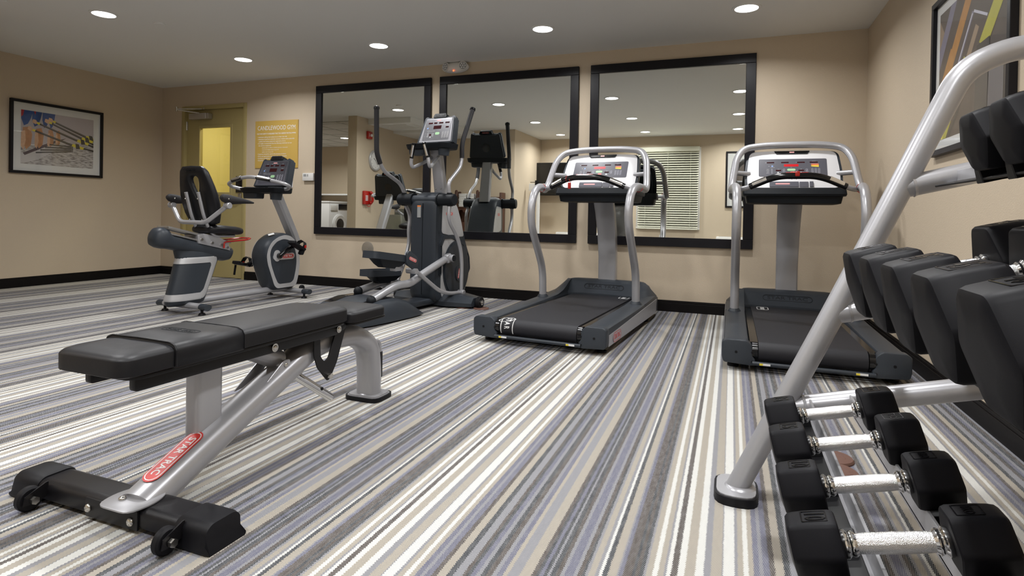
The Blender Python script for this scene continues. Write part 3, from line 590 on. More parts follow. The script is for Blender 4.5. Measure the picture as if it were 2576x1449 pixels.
wn = thing('window_1', '', ''); del wn['label']; del wn['category']; wn['kind'] = 'structure'; wn.location = (5.86, YR, 1.43)
b = BM()
for lo, hi in (((-0.60, 0.001, -0.80), (0.60, 0.02, -0.76)), ((-0.60, 0.001, 0.74), (0.60, 0.02, 0.78)), ((-0.60, 0.001, -0.76), (-0.56, 0.02, 0.74)), ((0.56, 0.001, -0.76), (0.60, 0.02, 0.74))): span(b, lo, hi, 0.003)
obj('window_frame', b, 'white_plastic', wn)
b = BM(); span(b, (-0.56, 0.002, -0.76), (0.56, 0.006, 0.74)); obj('window_pane', b, 'glass_dark', wn)
t = thing('venetian_blind', 'cream venetian blind over the far window, seen in the right mirror', 'window blind', (5.86, YR, 1.43))
b = BM(); span(b, (-0.58, 0.025, 0.70), (0.58, 0.095, 0.79), 0.006); obj('headrail', b, 'blind', t)
b = BM()
for i in range(33): box(b, (0, 0.058, 0.68-i*0.0445), (1.13, 0.05, 0.003), 0, rot=Matrix.Rotation(math.radians(-38), 3, 'X'))
obj('slats', b, 'blind', t)
b = BM(); span(b, (-0.565, 0.04, -0.80), (0.565, 0.08, -0.775), 0.004); obj('bottom_rail', b, 'blind', t)
b = BM()
for x in (-0.42, 0.0, 0.42): tube(b, [(x, 0.085, 0.70), (x, 0.085, -0.78)], 0.002, seg=6, bend=0)
obj('ladder_cord', b, 'blind', t)
b = BM(); tube(b, [(-0.50, 0.095, 0.70), (-0.50, 0.095, -0.35)], 0.004, seg=8, bend=0); obj('tilt_wand', b, 'blind', t)
# sprinkler cover
b = BM(); lathe(b, [(0, 0), (0.045, 0), (0.045, 0.008), (0.04, 0.012), (0, 0.012)], (2.42, -1.92, H), (0, 0, -1), 24); tag(obj('sprinkler_cover', b, 'ceiling_paint'), 'round white sprinkler cover plate on the ceiling, seen in the left mirror', 'sprinkler')
# coasters under furniture / sliders on the carpet
def slider(x, y, r, lab, loose=True):
    b = BM(); lathe(b, [(0, 0.0), (r, 0.0), (r, 0.004), (r*0.93, 0.010), (r*0.60, 0.0105), (r*0.57, 0.008), (0, 0.008)], (0, 0, 0), (0, 0, 1), 40); o = obj('furniture_slider', b, 'disc_brown'); o.location = (x, y, 0); tag(o, lab, 'furniture slider', 'brown furniture sliders on the carpet')
slider(4.74, -0.665, 0.072, 'flat brown round slider beside the elliptical, nearer the machine'); slider(4.915, -0.66, 0.072, 'flat brown round slider beside the elliptical, nearer the treadmill')
slider(7.385, -3.10, 0.068, 'brown round slider seen through the dumbbell rack, the farther one'); slider(7.375, -3.225, 0.072, 'brown round slider seen through the dumbbell rack, the nearer one')
# ================================================================== TREADMILLS
def dial_panel(parent, mtx, w_, h_, kind):
    """instrument overlay: displays, buttons, keypad; local plane x right, y up"""
    mats_ = ['panel_grey', 'display_dark', 'display_red', 'button_green', 'button_red', 'button_blue', 'panel_line', 'orange_print', 'yellow_print', 'logo_pink', 'white_print']
    b = BM(); slab(b, rrect(w_, h_, 0.012), mtx, 0, 0.0015, 0); R = lambda x, y, a, c, mi: slab(b, rrect(a, c, 0.0008, x, y), mtx, 0.0015, 0.0022, mi)
    def ring(x, y, r, mi=6): ringslab(b, oval(2*r, 2*r, x, y, 14), oval(1.6*r, 1.6*r, x, y, 14), mtx, 0.0015, 0.0021, mi)
    def tx(x, y, s, size, fit=None): text(b, s, size, mtx @ T_(x, y, 0.0015), 0.0003, 10, fit=fit)
    if kind == 'treadmill':
        R(-.007, .020, .100, .022, 2)
        for x, ww in ((-.151, .052), (-.050, .052), (.060, .053), (.147, .054)): R(x, .047, ww, .010, 1)
        tx(.147, .056, 'HEART RATE', .004); tx(-.172-.012, .047, 'MPH', .004); tx(.030, .047, 'CAL', .004)
        for i in range(5): slab(b, [(.128, .034-i*.0055), (.180, .034-i*.0055), (.180, .0285-i*.0055-.003), (.130, .030-i*.0055)], mtx, 0.0015, 0.002+i*0.00005, (4, 7, 7, 8, 8)[i])
        slab(b, stadium(.058, .020, -.007, -.020), mtx, 0.0015, 0.0025, 3); tx(-.007, -.020, 'QUICK START', .0045)
        slab(b, stadium(.034, .016, 0.002, -.044), mtx, 0.0015, 0.0025, 4); tx(0.002, -.044, 'STOP', .004)
        R(-.096, -.026, .037, .011, 1); R(.060, -.026, .038, .011, 1); tx(-.096, -.014, 'INCLINE', .004); tx(.060, -.014, 'SPEED', .004)
        for x, y in ((-.058, -.019), (-.058, -.034), (.098, -.018), (.099, -.033)): ring(x, y, .0075)
        for i in range(3):
            for j in range(4): ring(.136+i*.022, -.014-j*.0113, .0068)
        for j in range(4): ring(-.142, -.015-j*.0115, .005); tx(-.170, -.015-j*.0115, ('MANUAL', 'PROGRAM', 'CARDIO', 'WORKOUT')[j], .0045)
        slab(b, oval(.014, .014, -.139, .014, 14), mtx, 0.0015, 0.0022, 5); tx(-.162, .014, 'FAN', .005); tx(-.137, .001, 'LOW HIGH OFF', .004); tx(-.007, .002, 'LEVEL', .004)
        slab(b, [(-.108, -.050), (-.090, -.050), (-.099, -.038)], mtx, 0.0015, 0.002, 10); slab(b, [(.048, -.052), (.072, -.052), (.058, -.038)], mtx, 0.0015, 0.002, 10)
    else:
        hx, hy = w_/2, h_/2
        slab(b, stadium(.05, .013, 0, hy*.86), mtx, 0.0015, 0.0022, 9)
        for x, ww in ((-.60, .05), (-.22, .038), (.20, .05), (.66, .05)): R(x*hx, hy*.62, ww, .016, 1); tx(x*hx, hy*.76, ('MPH', 'LEVEL', 'TIME', 'CAL')[int((x+.6)*2.6)], .006)
        R(-.02*hx, hy*.22, .092, .036, 1); R(.72*hx, hy*.20, .036, .017, 1); tx(.72*hx, hy*.34, 'HEART RATE', .005)
        slab(b, oval(.018, .018, -.74*hx, hy*.15, 14), mtx, 0.0015, 0.0022, 5); tx(-.70*hx, hy*.28, 'FAN', .005); tx(-.66*hx, -hy*.03, 'LOW  HIGH  OFF', .005); tx(-.45*hx, -hy*.13, 'BEGIN PEDALING OR SELECT WORKOUT', .005)
        slab(b, stadium(.054, .028, .07*hx, -hy*.36), mtx, 0.0015, 0.0025, 3); tx(.07*hx, -hy*.36, 'QUICK START', .0045)
        R(-.46*hx, -hy*.47, .022, .016, 1)
        for y in (-.32, -.47, -.62): ring(-.64*hx, hy*y, .007)
        for y in (-.40, -.55): ring(-.26*hx, hy*y, .008)
        for i in range(3):
            for j in range(4): ring((.48+.19*i)*hx, hy*(-.28-.145*j), .0085)
        for j in range(3): tx(-.84*hx, hy*(-.32-.15*j), ('MANUAL', 'HILLS', 'RANDOM')[j], .005)
        slab(b, [(-.50*hx, -hy*.72), (-.38*hx, -hy*.72), (-.40*hx, -hy*.62)], mtx, 0.0015, 0.002, 10)
    return obj('instrument_panel', b, mats_, parent)

def make_treadmill(lab, loc, rz):
    t = thing('treadmill', lab, 'treadmill', loc, rz, 'treadmills facing the mirrors')
    for s in (-1, 1):
        # side rail: foot platform (charcoal) over a silver side panel
        prof = [(s*.315, .055), (s*.315, .150), (s*.322, .165), (s*.335, .170), (s*.430, .168), (s*.450, .158), (s*.456, .140), (s*.456, .055)]
        if s < 0: prof = list(reversed(prof))
        def ring(y, dz=0.0, k=1.0): return [Vector((u*k, y, v+(dz if v > .1 else 0))) for u, v in prof]
        b = BM(); loft(b, [ring(.06), ring(.6, .004), ring(1.0, .010), ring(1.3, .022), ring(1.55, .032)])
        r_ = obj('side_rail', b, 'charcoal_plastic', t)
        b = BM(); prism(b, [(.07, .050), (1.53, .050), (1.55, .165), (1.4, .160), (.07, .120)], 'x', s*.4565-.002, s*.4565+.003, 0.001, seg=1); sp_ = obj('side_panel', b, 'silver_paint', t)
        if s > 0: badge(sp_, frame((.4605, .26, .088), (0, 1, 0), (0, 0, 1)), .20, .072, 'silver_paint', 'logo_red', s='STAR TRAC')
        # rear end cap
        b = BM(); prism(b, [(s*.300, .150), (s*.330, .176), (s*.440, .176), (s*.462, .160), (s*.462, .075), (s*.452, .045), (s*.300, .036), (s*.285, .05), (s*.285, .075), (s*.300, .09)] if s > 0 else [(s*.285, .075), (s*.285, .05), (s*.300, .036), (s*.452, .045), (s*.462, .075), (s*.462, .160), (s*.440, .176), (s*.330, .176), (s*.300, .150), (s*.300, .09)], 'y', -.005, .065, .006, rnd=.012); ec = obj('end_cap', b, 'charcoal_plastic', t)
        b = BM(); cyl(b, (s*.385, -.007, .108), (s*.385, .0, .108), .0075, seg=14); cyl(b, (s*.300, -.007, .112), (s*.300, 0, .112), .006, seg=12); cyl(b, (s*.300, -.007, .060), (s*.300, 0, .060), .006, seg=12); obj('bolt_hole', b, 'black_plastic', ec)
        b = BM(); cyl(b, (s*.272, .05, .112), (s*.300, .05, .112), .052, seg=24); cyl(b, (s*.285, .05, .112), (s*.314, .05, .112), .018, seg=16); obj('roller_end', b, 'black_gloss', t)
        for y in (.12, 1.35): b = BM(); cyl(b, (s*.40, y, 0), (s*.40, y, .012), .032, seg=18); cyl(b, (s*.40, y, .012), (s*.40, y, .06), .012, seg=12); obj('foot', b, 'black_rubber', t)
        # upright with curved top
        b = BM(); tube(b, [(s*.392, 1.065, .165), (s*.392, 1.05, .42), (s*.392, .92, .60), (s*.392, .80, .77), (s*.390, .775, .90), (s*.392, .83, 1.04), (s*.400, .96, 1.098), (s*.418, 1.10, 1.088)], .0305, bend=.10, seg=20); up_ = obj('upright', b, 'silver_paint', t)
        b = BM(); lathe(b, [(.028, .0), (.046, .0), (.045, .006), (.030, .026), (.0285, .030)], (s*.392, 1.065, .178), (0, 0, 1), 20); obj('collar', b, 'charcoal_plastic', up_)
    # motor hood
    def hoodring(y, zt, xt, xb, zb, zi):
        return [Vector((-xb, y, zb)), Vector((-xb, y, zi)), Vector((-xb+.03, y, zi+.018)), Vector((-xt-.05, y, zt-.035 if zt-.035 > zi else zi+.018)), Vector((-xt, y, zt-.004)), Vector((-xt+.04, y, zt)), Vector((0, y, zt+.004)), Vector((xt-.04, y, zt)), Vector((xt, y, zt-.004)), Vector((xt+.05, y, zt-.035 if zt-.035 > zi else zi+.018)), Vector((xb-.03, y, zi+.018)), Vector((xb, y, zi)), Vector((xb, y, zb))]
    b = BM(); loft(b, [hoodring(1.47, .178, .30, .455, .055, .165), hoodring(1.50, .200, .305, .456, .055, .168), hoodring(1.545, .262, .325, .456, .055, .172), hoodring(1.585, .292, .335, .454, .055, .172), hoodring(1.66, .292, .32, .446, .055, .165), hoodring(1.74, .25, .28, .425, .06, .14), hoodring(1.80, .17, .24, .38, .07, .11)]); hd = obj('motor_hood', b, 'charcoal_plastic', t, angle=50)
    for s in (-1, 1):   # flowing shoulder from rail up to the hood
        b = BM(); loft(b, [[Vector((s*.318, y, .16)), Vector((s*.318, y, z)), Vector((s*(.318+.035), y, z+.002)), Vector((s*.452, y, .175+.2*(z-.175)*0.6)), Vector((s*.455, y, .15))] for y, z in ((1.12, .176), (1.25, .186), (1.36, .206), (1.45, .240), (1.52, .272), (1.58, .288))]); obj('hood_shoulder', b, 'charcoal_plastic', hd, angle=50)
    b = BM(); nrm = frame((0, 1.5265, .236), (1, 0, 0), (0, .06, .09)); ringslab(b, stadium(.36, .052), stadium(.35, .043), nrm, 0, .004); text(b, 'STAR TRAC', .040, nrm, .003, 0, fit=.29, bold=.0008); obj('hood_lettering', b, 'charcoal_dark', hd)
    b = BM(); span(b, (-.300, .05, .055), (.300, 1.5, .150)); obj('deck', b, 'charcoal_dark', t)
    # belt: loop over the rear roller
    b = BM(); pr = [(1.50, .060), (1.50, .166)]+[(.055-.056*math.sin(a), .110+.056*math.cos(a)) for a in [PI*k/12 for k in range(13)]]
    prism(b, pr, 'x', -.268, .268); be = obj('running_belt', b, 'belt_rubber', t)
    b = BM()
    if rz: ringslab(b, stadium(.15, .085), stadium(.14, .073), frame((-.215, .01, .1665), (0, -1, 0), (1, 0, 0)) , -.001, .0003, 0)
    # print wrapped down the roller face
    for xx in ((-.2575, -.1725) if rz else ()):
        loft(b, [[Vector((xx-.003, y_, z_)), Vector((xx+.003, y_, z_)), Vector((xx+.003, y_*.9+.0055, z_*.99)), Vector((xx-.003, y_*.9+.0055, z_*.99))] for y_, z_ in [(.055-.0572*math.sin(a), .110+.0572*math.cos(a)) for a in [PI*k/14 for k in range(11)]]])
    for ch, a in ((('S', 0.10), ('T', .52), ('A', .98), ('R', 1.45)) if rz else ()):
        o_ = (-.215, .055-.0566*math.sin(a), .110+.0566*math.cos(a)); text(b, ch, .050, frame(o_, (0, -math.cos(a), -math.sin(a)), (1, 0, 0)), .0012, 0, xs=.62, bold=.0012)
    obj('belt_print', b, 'white_print', be) if rz else b.free()
    b = BM(); m_ = frame((.205 if rz else -.185, 1.455 if rz else 1.39, .1662), (0, 1, 0), (-1, 0, 0)); ringslab(b, rrect(.150, .085, .03), rrect(.138, .073, .026), m_, 0, .0006); text(b, 'STAR TRAC', .040, m_, .0005, 0, fit=.115, bold=.001); obj('belt_print', b, 'white_print', be)
    for s in (-1, 1): b = BM(); span(b, (s*.2685, .06, .150), (s*.312, 1.50, .160)); obj('rail_gap_strip', b, 'black_gloss', t)
    b = BM(); tube(b, [(-.30, -.004, .052), (.30, -.004, .052)], .0125, bend=0); cb_ = obj('rear_crossbar', b, 'charcoal_plastic', t)
    for s in (-1, 1):
        b = BM(); span(b, (s*.235-.028, -.0185, .0475), (s*.235+.028, -.016, .0585), 0, 0); span(b, (s*.235-.028, -.0190, .0475), (s*.235-.010, -.0184, .0585), 0, 1); obj('warning_label', b, ['white_print', 'yellow_print'], cb_)
    # mast
    b = BM(); loft(b, [[Vector((sx*hw, y+dy, z)) for sx, dy in ((-1, -.028), (-.86, -.036), (.86, -.036), (1, -.028), (1, .028), (.86, .036), (-.86, .036), (-1, .028))] for y, z, hw in ((1.645, .24, .079), (1.64, .5, .079), (1.60, .72, .082), (1.53, .90, .085), (1.46, 1.02, .086))]); obj('mast', b, 'silver_paint', t)
    # console: tray, face, shell
    b = BM(); loft(b, [[Vector((x, y, z)) for x, y in rrect2(w2, y0, y1, .04)] for z, w2, y0, y1 in ((.978, .295, 1.23, 1.52), (.984, .318, 1.215, 1.54), (1.035, .328, 1.205, 1.55), (1.037, .345, 1.185, 1.55), (1.052, .350, 1.18, 1.55), (1.098, .345, 1.20, 1.55))]); con = obj('console_tray', b, 'charcoal_dark', t, angle=30)
    T0, T1 = Vector((0, 1.265, 1.098)), Vector((0, 1.43, 1.392)); dv = (T1-T0).normalized(); fm = frame((T0+T1)/2, (1, 0, 0), dv); hh = (T1-T0).length
    face = round_poly([(-.315, -hh/2), (.315, -hh/2), (.318, -.02), (.300, hh/2-.01), (.14, hh/2), (-.14, hh/2), (-.300, hh/2-.01), (-.318, -.02)], .05, 6)
    shell = [(x*1.055, y*1.0+.003) for x, y in face]
    b = BM(); slab(b, shell, fm, -.055, -.002); t2 = BM(); slab(t2, [(x*.93, y*.93) for x, y in face], fm, -.11, -.05); merge(b, t2, 0); sh = obj('console_shell', b, 'charcoal_plastic', t)
    b = BM(); slab(b, face, fm, -.002, .004); fa = obj('console_face', b, 'white_panel', t)
    dial_panel(fa, fm @ T_(0, .012, .004), .470, .160, 'treadmill')
    b = BM(); slab(b, round_poly([(-.125, .163), (-.108, .137), (.108, .137), (.125, .163)], .006), fm, .003, .010, 0)
    for s in (-1, 1): slab(b, oval(.09, .016, s*.062, .150, 16), fm, .010, .0125, 1)
    slab(b, rrect(.034, .012, .003, 0, .150), fm, .010, .0125, 2); obj('fan_vent', b, ['charcoal_dark', 'black_gloss', 'logo_pink'], fa)
    b = BM(); slab(b, rrect(.20, .045, .004, -.06, -hh/2+.028), fm, .004, .012, 0); slab(b, rrect(.06, .045, .004, .075, -hh/2+.028), fm, .004, .010, 0); slab(b, rrect(.025, .045, .003, .125, -hh/2+.028), fm, .004, .014, 0); slab(b, stadium(.10, .012, -.07, -hh/2+.030), fm, .012, .013, 1); obj('reading_rack', b, ['panel_grey', 'logo_pink'], fa)
    b = BM(); cyl(b, (-.06, 1.50, 1.22), (-.06, 1.552, 1.20), .035, seg=20); obj('rear_vent', b, 'black_plastic', sh)
    # loop rail round the console
    b = BM(); tube(b, [(-.418, 1.09, 1.088), (-.432, 1.17, 1.072), (-.425, 1.225, 1.13), (-.398, 1.33, 1.33), (-.345, 1.40, 1.415), (-.20, 1.42, 1.437), (0, 1.425, 1.44), (.20, 1.42, 1.437), (.345, 1.40, 1.415), (.398, 1.33, 1.33), (.425, 1.225, 1.13), (.432, 1.17, 1.072), (.418, 1.09, 1.088)], .0265, bend=.07, seg=18); lr = obj('console_loop', b, 'silver_paint', t)
    for s in (-1, 1): b = BM(); cyl(b, (s*.30, 1.335, 1.21), (s*.400, 1.29, 1.215), .019, seg=14); obj('loop_bracket', b, 'silver_paint', lr)
    # grip bar
    pth = [(-.425, 1.13, 1.085), (-.36, 1.03, 1.078), (-.30, .99, 1.095), (-.18, .955, 1.148), (-.10, .945, 1.168), (.10, .945, 1.168), (.18, .955, 1.148), (.30, .99, 1.095), (.36, 1.03, 1.078), (.425, 1.13, 1.085)]
    b = BM(); tube(b, pth, .0185, bend=.05, seg=14); gb = obj('grip_bar', b, 'silver_paint', t)
    b = BM(); tube(b, [(-.305, .989, 1.094), (-.18, .955, 1.149), (-.10, .945, 1.168), (.10, .945, 1.168), (.18, .955, 1.149), (.305, .989, 1.094)], .0235, bend=.05, seg=16); obj('grip_sleeve', b, 'black_gloss', gb)
    for s in (-1, 1):
        b = BM(); d0, d1 = Vector((s*.285, .984, 1.103)), Vector((s*.195, .959, 1.143)); n_ = Vector((0, -.6, .8)).normalized()*.0055
        cyl(b, d0+n_, d1+n_, .0215, seg=20); obj('pulse_sensor', b, 'chrome', gb)
    b = BM(); tube(b, [(-.075, .940, 1.186), (.065, .940, 1.186)], .006, bend=0); obj('safety_strip', b, 'red_plastic', gb)
    b = BM(); x = -.135 if rz else -.015
    for k in (-.02, .008): tube(b, [(x+k+.022*math.cos(a)*.1, .952+.024*math.cos(a), 1.157+(.012 if rz == 0 else 0)+.026*math.sin(a)) for a in [2*PI*i/14 for i in range(15)]], .0018, seg=6, bend=0)
    if rz: tube(b, [(x+.008, .928, 1.16), (x+.012, .922, 1.13)], .0015, seg=6, bend=0)
    cd_ = obj('safety_cord', b, 'red_plastic', gb)
    b = BM()
    if rz: box(b, (x+.012, .920, 1.100), (.026, .014, .052), .007, seg=3)
    else: box(b, (x+.012, .922, 1.180), (.030, .014, .036), .007, seg=3)
    obj('clip', b, 'red_plastic', cd_)
    for s in ((-1, 1) if rz else (1,)):
        b = BM(); tube(b, [(s*.405+.012*math.cos(a)*0, 1.02+.03*math.cos(a)*.2, 1.090+.034*math.sin(a)) if False else (s*(.405)+.033*math.cos(a), 1.03+.01*math.sin(2*a), 1.088+.034*math.sin(a)) for a in [2*PI*i/16 for i in range(17)]], .0022, seg=6, bend=0); obj('cord_loop', b, 'red_plastic', gb)
    return t
def rrect2(hw, y0, y1, r): return [(x, y) for x, y in rrect(2*hw, y1-y0, r, 0, (y0+y1)/2)]
make_treadmill('silver and charcoal treadmill in front of the rightmost mirror, left of the other treadmill', (5.866, -1.93, 0), -4.4)
make_treadmill('silver and charcoal treadmill in the right corner, behind the dumbbell rack', (7.45, -1.95, 0), 0)

# ================================================================== BENCH
t = thing('weight_bench', 'flat adjustable weight bench with black vinyl pads and silver frame', 'weight bench', (5.455, -4.335, 0), -0.3)
b = BM(); prism(b, [(-.052, .012), (.052, .012), (.052, .054), (.036, .066), (-.036, .066), (-.052, .054)], 'x', -.35, .31, .002, rnd=.012); cb_ = obj('crossbar', b, 'black_powder', t)
for s in (-1, 1):
    b = BM(); rr = []
    for x, k in ((.275, 1.0), (.282, 1.05), (.370, 1.05), (.384, 1.0)):
        rr.append([Vector((s*x-.020+(s*.016 if z < .02 and x > .3 else 0), y*k, max(z*(k if z > .03 else 1), 0.0))) for y, z in round_poly([(-.060, .0), (.060, .0), (.054, .030), (.054, .054), (.036, .069), (-.036, .069), (-.054, .054), (-.054, .030)], .010)])
    loft(b, rr); obj('end_cap', b, 'black_rubber', t)
    b = BM(); xw = -.272 if s < 0 else .268
    cyl(b, (xw-.012, -.088, .034), (xw+.012, -.088, .034), .034, seg=28, bev=.005); wh = obj('transport_wheel', b, 'black_rubber', t)
    b = BM(); cyl(b, (xw-.020, -.088, .034), (xw+.030, -.088, .034), .007, seg=12); cyl(b, (xw+.020, -.088, .034), (xw+.032, -.088, .034), .011, seg=6); obj('axle_bolt', b, 'steel', wh)
    b = BM(); prism(b, [(-.112, .024), (-.098, .022), (-.048, .03), (-.048, .070), (-.054, .070), (-.108, .048)], 'x', xw+.014, xw+.018); obj('wheel_fork', b, 'black_powder', wh)
b = BM(); span(b, (-.08, -.058, .010), (.125, -.052, .062), .002); pl_ = obj('cover_plate', b, 'black_powder', t)
for x in (-.065, .102): b = BM(); ball(b, (x, -.060, .036 if x < 0 else .032), .0115, (1, .7, 1)); obj('bolt', b, 'steel', pl_)
# spine tube, post, rear leg
b = BM(); tube(b, [(.062, -.01, .040), (.028, .36, .178), (0, .74, .318), (0, .86, .330), (0, 1.02, .318), (0, 1.13, .25), (0, 1.150, .14), (0, 1.150, .018)], .046, bend=.12, seg=28, aspect=1.20, upv=(1, 0, 0), pw=.82); sp_ = obj('spine_tube', b, 'silver_paint', t, angle=60)
b = BM(); prism(b, round_poly([(-.060, -.098), (.060, -.098), (.075, -.03), (.05, .03), (-.05, .03), (-.075, -.03)], .03), 'z', .0665, .071, .001); bmesh.ops.translate(b, vec=(.065, .012, 0), verts=b.verts); pl_ = obj('mounting_plate', b, 'silver_paint', t)
b = BM(); ball(b, (.040, -.038, .073), .010, (1, 1, .6)); obj('bolt', b, 'steel', pl_)
badge(sp_, frame((.0505, .108, .1345), (.092, -1, -.373), (1, .092, 0)), .205, .056, ring=True)
b = BM(); prism(b, rrect(.060, .098, .018, .014, .240), 'z', .10, .365); obj('post', b, 'silver_paint', t)
b = BM(); span(b, (-.055, .19, .358), (.055, .33, .368), .003); span(b, (-.035, .26, .368), (.035, .31, .392), .006); obj('post_plate', b, 'silver_paint', t)
b = BM(); prism(b, rrect(.185, .150, .045, 0, 1.150), 'z', 0, .019); prism(b, rrect(.170, .136, .04, 0, 1.150), 'z', .019, .0195, mi=1); obj('rear_foot', b, ['black_rubber', 'silver_paint'], t)
b = BM(); prism(b, rrect(.160, .126, .036, 0, 1.150), 'z', .0195, .024); lathe(b, [(.050, 0), (.046, .004), (.040, .007)], (0, 1.15, .0235), (0, 0, 1), 24); obj('foot_plate', b, 'silver_paint', t)
b = BM(); tube(b, [(.0, 1.165, .255), (.0, 1.225, .25), (.0, 1.232, .19), (.0, 1.232, .05)], .011, bend=.03); hb = obj('carry_handle', b, 'silver_paint', t)
b = BM(); cyl(b, (0, 1.232, .195), (0, 1.232, .075), .0155, seg=16); obj('handle_grip', b, 'black_foam', hb)
# pads
def padshape(y0, y1, hw, z0, z1, r, crown=.006):
    b = BM(); P = [(x, y) for x, y in round_poly([(-hw, y0), (hw, y0), (hw, y1), (-hw, y1)], r, 6)]; cx, cy_ = 0, (y0+y1)/2
    def rg(z, ins): return [Vector((x*(hw-ins)/hw, cy_+(y-cy_)*((y1-y0)/2-ins)/((y1-y0)/2), z)) for x, y in P]
    loft(b, [rg(z0, .008), rg(z0+.004, .0), rg(z1-.016, 0), rg(z1-.012, .0015), rg(z1-.005, .008), rg(z1, .022), rg(z1+crown*.5, .06)]); return b
b = padshape(-.115, .825, .140, .422, .482, .055); pad = obj('seat_pad', b, 'black_vinyl', t, angle=50)
b = padshape(.835, 1.085, .138, .406, .454, .045); hp = obj('head_pad', b, 'black_vinyl', t, angle=50)
b = BM(); prism(b, round_poly([(-.124, -.075), (.124, -.075), (.124, .825), (-.124, .825)], .05), 'z', .408, .4185, .002); obj('pad_board', b, 'black_powder', t)
b = BM(); prism(b, round_poly([(-.120, .855), (.120, .855), (.120, 1.12), (-.120, 1.12)], .045), 'z', .392, .4025, .002); obj('head_board', b, 'black_powder', t)
# cover sleeve wrapped over the seat
b = BM(); o_ = [(x*1.035, z+.010) for x, z in [(-.1385, .414), (-.1385, .458), (-.130, .472), (-.112, .4785), (-.07, .4805), (.07, .4805), (.112, .4785), (.130, .472), (.1385, .458), (.1385, .414), (.134, .410), (-.134, .410)]]
prism(b, o_, 'y', .035, .275, .0015, seg=1); sl = obj('pad_cover', b, 'black_vinyl', t, angle=50)
for y in (.036, .274):
    b = BM(); tube(b, [(x*1.035, y, z+.010) for x, z in [(-.139, .415), (-.139, .459), (-.130, .4735), (-.112, .480), (0, .482), (.112, .480), (.130, .4735), (.139, .459), (.139, .415)]], .0028 if y < .1 else .0012, seg=8, bend=.004); obj('piping', b, 'black_vinyl', sl)
b = BM(); m_ = frame((0, .165, .4906), (-1, 0, 0), (0, -1, 0)); ringslab(b, stadium(.150, .036), stadium(.143, .030), m_, 0, .0008); text(b, 'STAR TRAC', .022, m_, .0008, 0, fit=.11, bold=.0004); obj('embossed_lettering', b, 'charcoal_dark', sl)
for s in (-1, 1):
    b = BM(); prism(b, round_poly([(-.05, .372), (.78, .368), (.84, .385), (.84, .408), (-.05, .412)], .010), 'x', s*.088-.012, s*.088+.012, .003); fb = obj('pad_rail', b, 'black_powder', t)
    for y, z in ((.445, .388), (.79, .390)): b = BM(); cyl(b, (s*.100, y, z), (s*.106, y, z), .0145, seg=18); ball(b, (s*.106, y, z), .009, (.5, 1, 1)); obj('rail_bolt', b, 'steel', fb)
    # hook plate for the head pad
    b = BM(); outer = [(.700, .352), (.735, .352), (.740, .275), (.762, .252), (.785, .262), (.845, .392), (.905, .392), (.885, .345), (.840, .235), (.805, .185), (.785, .168), (.768, .185), (.722, .235), (.700, .290)]
    outer = [(y-.02, z+.016) for y, z in outer]; prism(b, round_poly(outer, .010), 'x', s*.072-.003, s*.072+.003, .001, seg=1); hk = obj('hook_plate', b, 'black_powder', t)
    b = BM(); cyl(b, (s*.060, .767, .206), (s*.086, .767, .206), .010, seg=12); cyl(b, (s*.080, .767, .206), (s*.090, .767, .206), .012, seg=6); obj('hook_bolt', b, 'steel', hk)
# adjuster: outer sleeve, chrome post, cradle
b = BM(); cyl(b, (0, .435, .372), (0, .575, .305), .035, seg=22, bev=.004); obj('adjuster_sleeve', b, 'silver_paint', t)
b = BM(); cyl(b, (0, .55, .305), (0, .875, .078), .0175, seg=18, bev=.003); ap = obj('adjuster_post', b, 'chrome', t)
b = BM(); cyl(b, (.009, .80, .137), (.019, .80, .137), .007, seg=12); obj('lock_hole', b, 'black_plastic', ap)
for s in (-1, 1):
    b = BM(); prism(b, round_poly([(.415, .222), (.52, .235), (.575, .290), (.575, .315), (.545, .318)], .010), 'x', s*.052-.003, s*.052+.003, .001, seg=1); br = obj('cradle_bracket', b, 'silver_paint', t)
    b = BM(); ball(b, (s*.057, .552, .298), .009, (.5, 1, 1)); obj('bolt', b, 'steel', br)
b = BM(); cyl(b, (-.052, .552, .298), (.052, .552, .298), .016, seg=16); obj('pivot_tube', b, 'silver_paint', t)

# ================================================================== DUMBBELL RACK
RY0, RY1 = -3.55, -5.42
t = thing('dumbbell_rack', 'silver tube dumbbell rack with three tilted shelves', 'dumbbell rack', (7.055, RY0, 0))
RX = 7.075
SL = .25
for i, y in enumerate((.02, RY1-RY0)):
    b = BM(); tube(b, [(0, y, .02), (.245, y, .56), (.385, y, .88), (.500, y, 1.15), (.560, y, 1.285), (.660, y, 1.335), (.80, y, 1.34), (.92, y, 1.30), (.945, y, 1.18), (.945, y, .02)], .0320, bend=.14, seg=24); upr = obj('side_frame', b, 'silver_paint', t, angle=60)
    for z, x0, x1, n in ((.297, .155, .945, 0), (.590, .265, .945, 1), (.958, .415, .945, 2)):
        b = BM(); tube(b, [(x0, y, z), (x1, y, z+(x1-x0)*SL)], .031, bend=0, seg=22); obj('shelf_beam', b, 'silver_paint', t, angle=60)
        b = BM(); lathe(b, [(.034, 0), (.0325, .004), (.031, .008)], (x0+.030, y, z+.0075), (1, 0, SL), 20); obj('weld_bead', b, 'silver_paint', upr)
    for x in (0, .905):
        b = BM(); prism(b, rrect(.128, .172, .055, x, y), 'z', 0, .026); obj('foot_pad', b, 'black_rubber', t)
        b = BM(); prism(b, rrect(.114, .158, .048, x, y), 'z', .026, .030); lathe(b, [(.046, 0), (.042, .004), (.036, .007)], (x+.012, y, .030), (0, 0, 1), 24); obj('foot_plate', b, 'silver_paint', t)
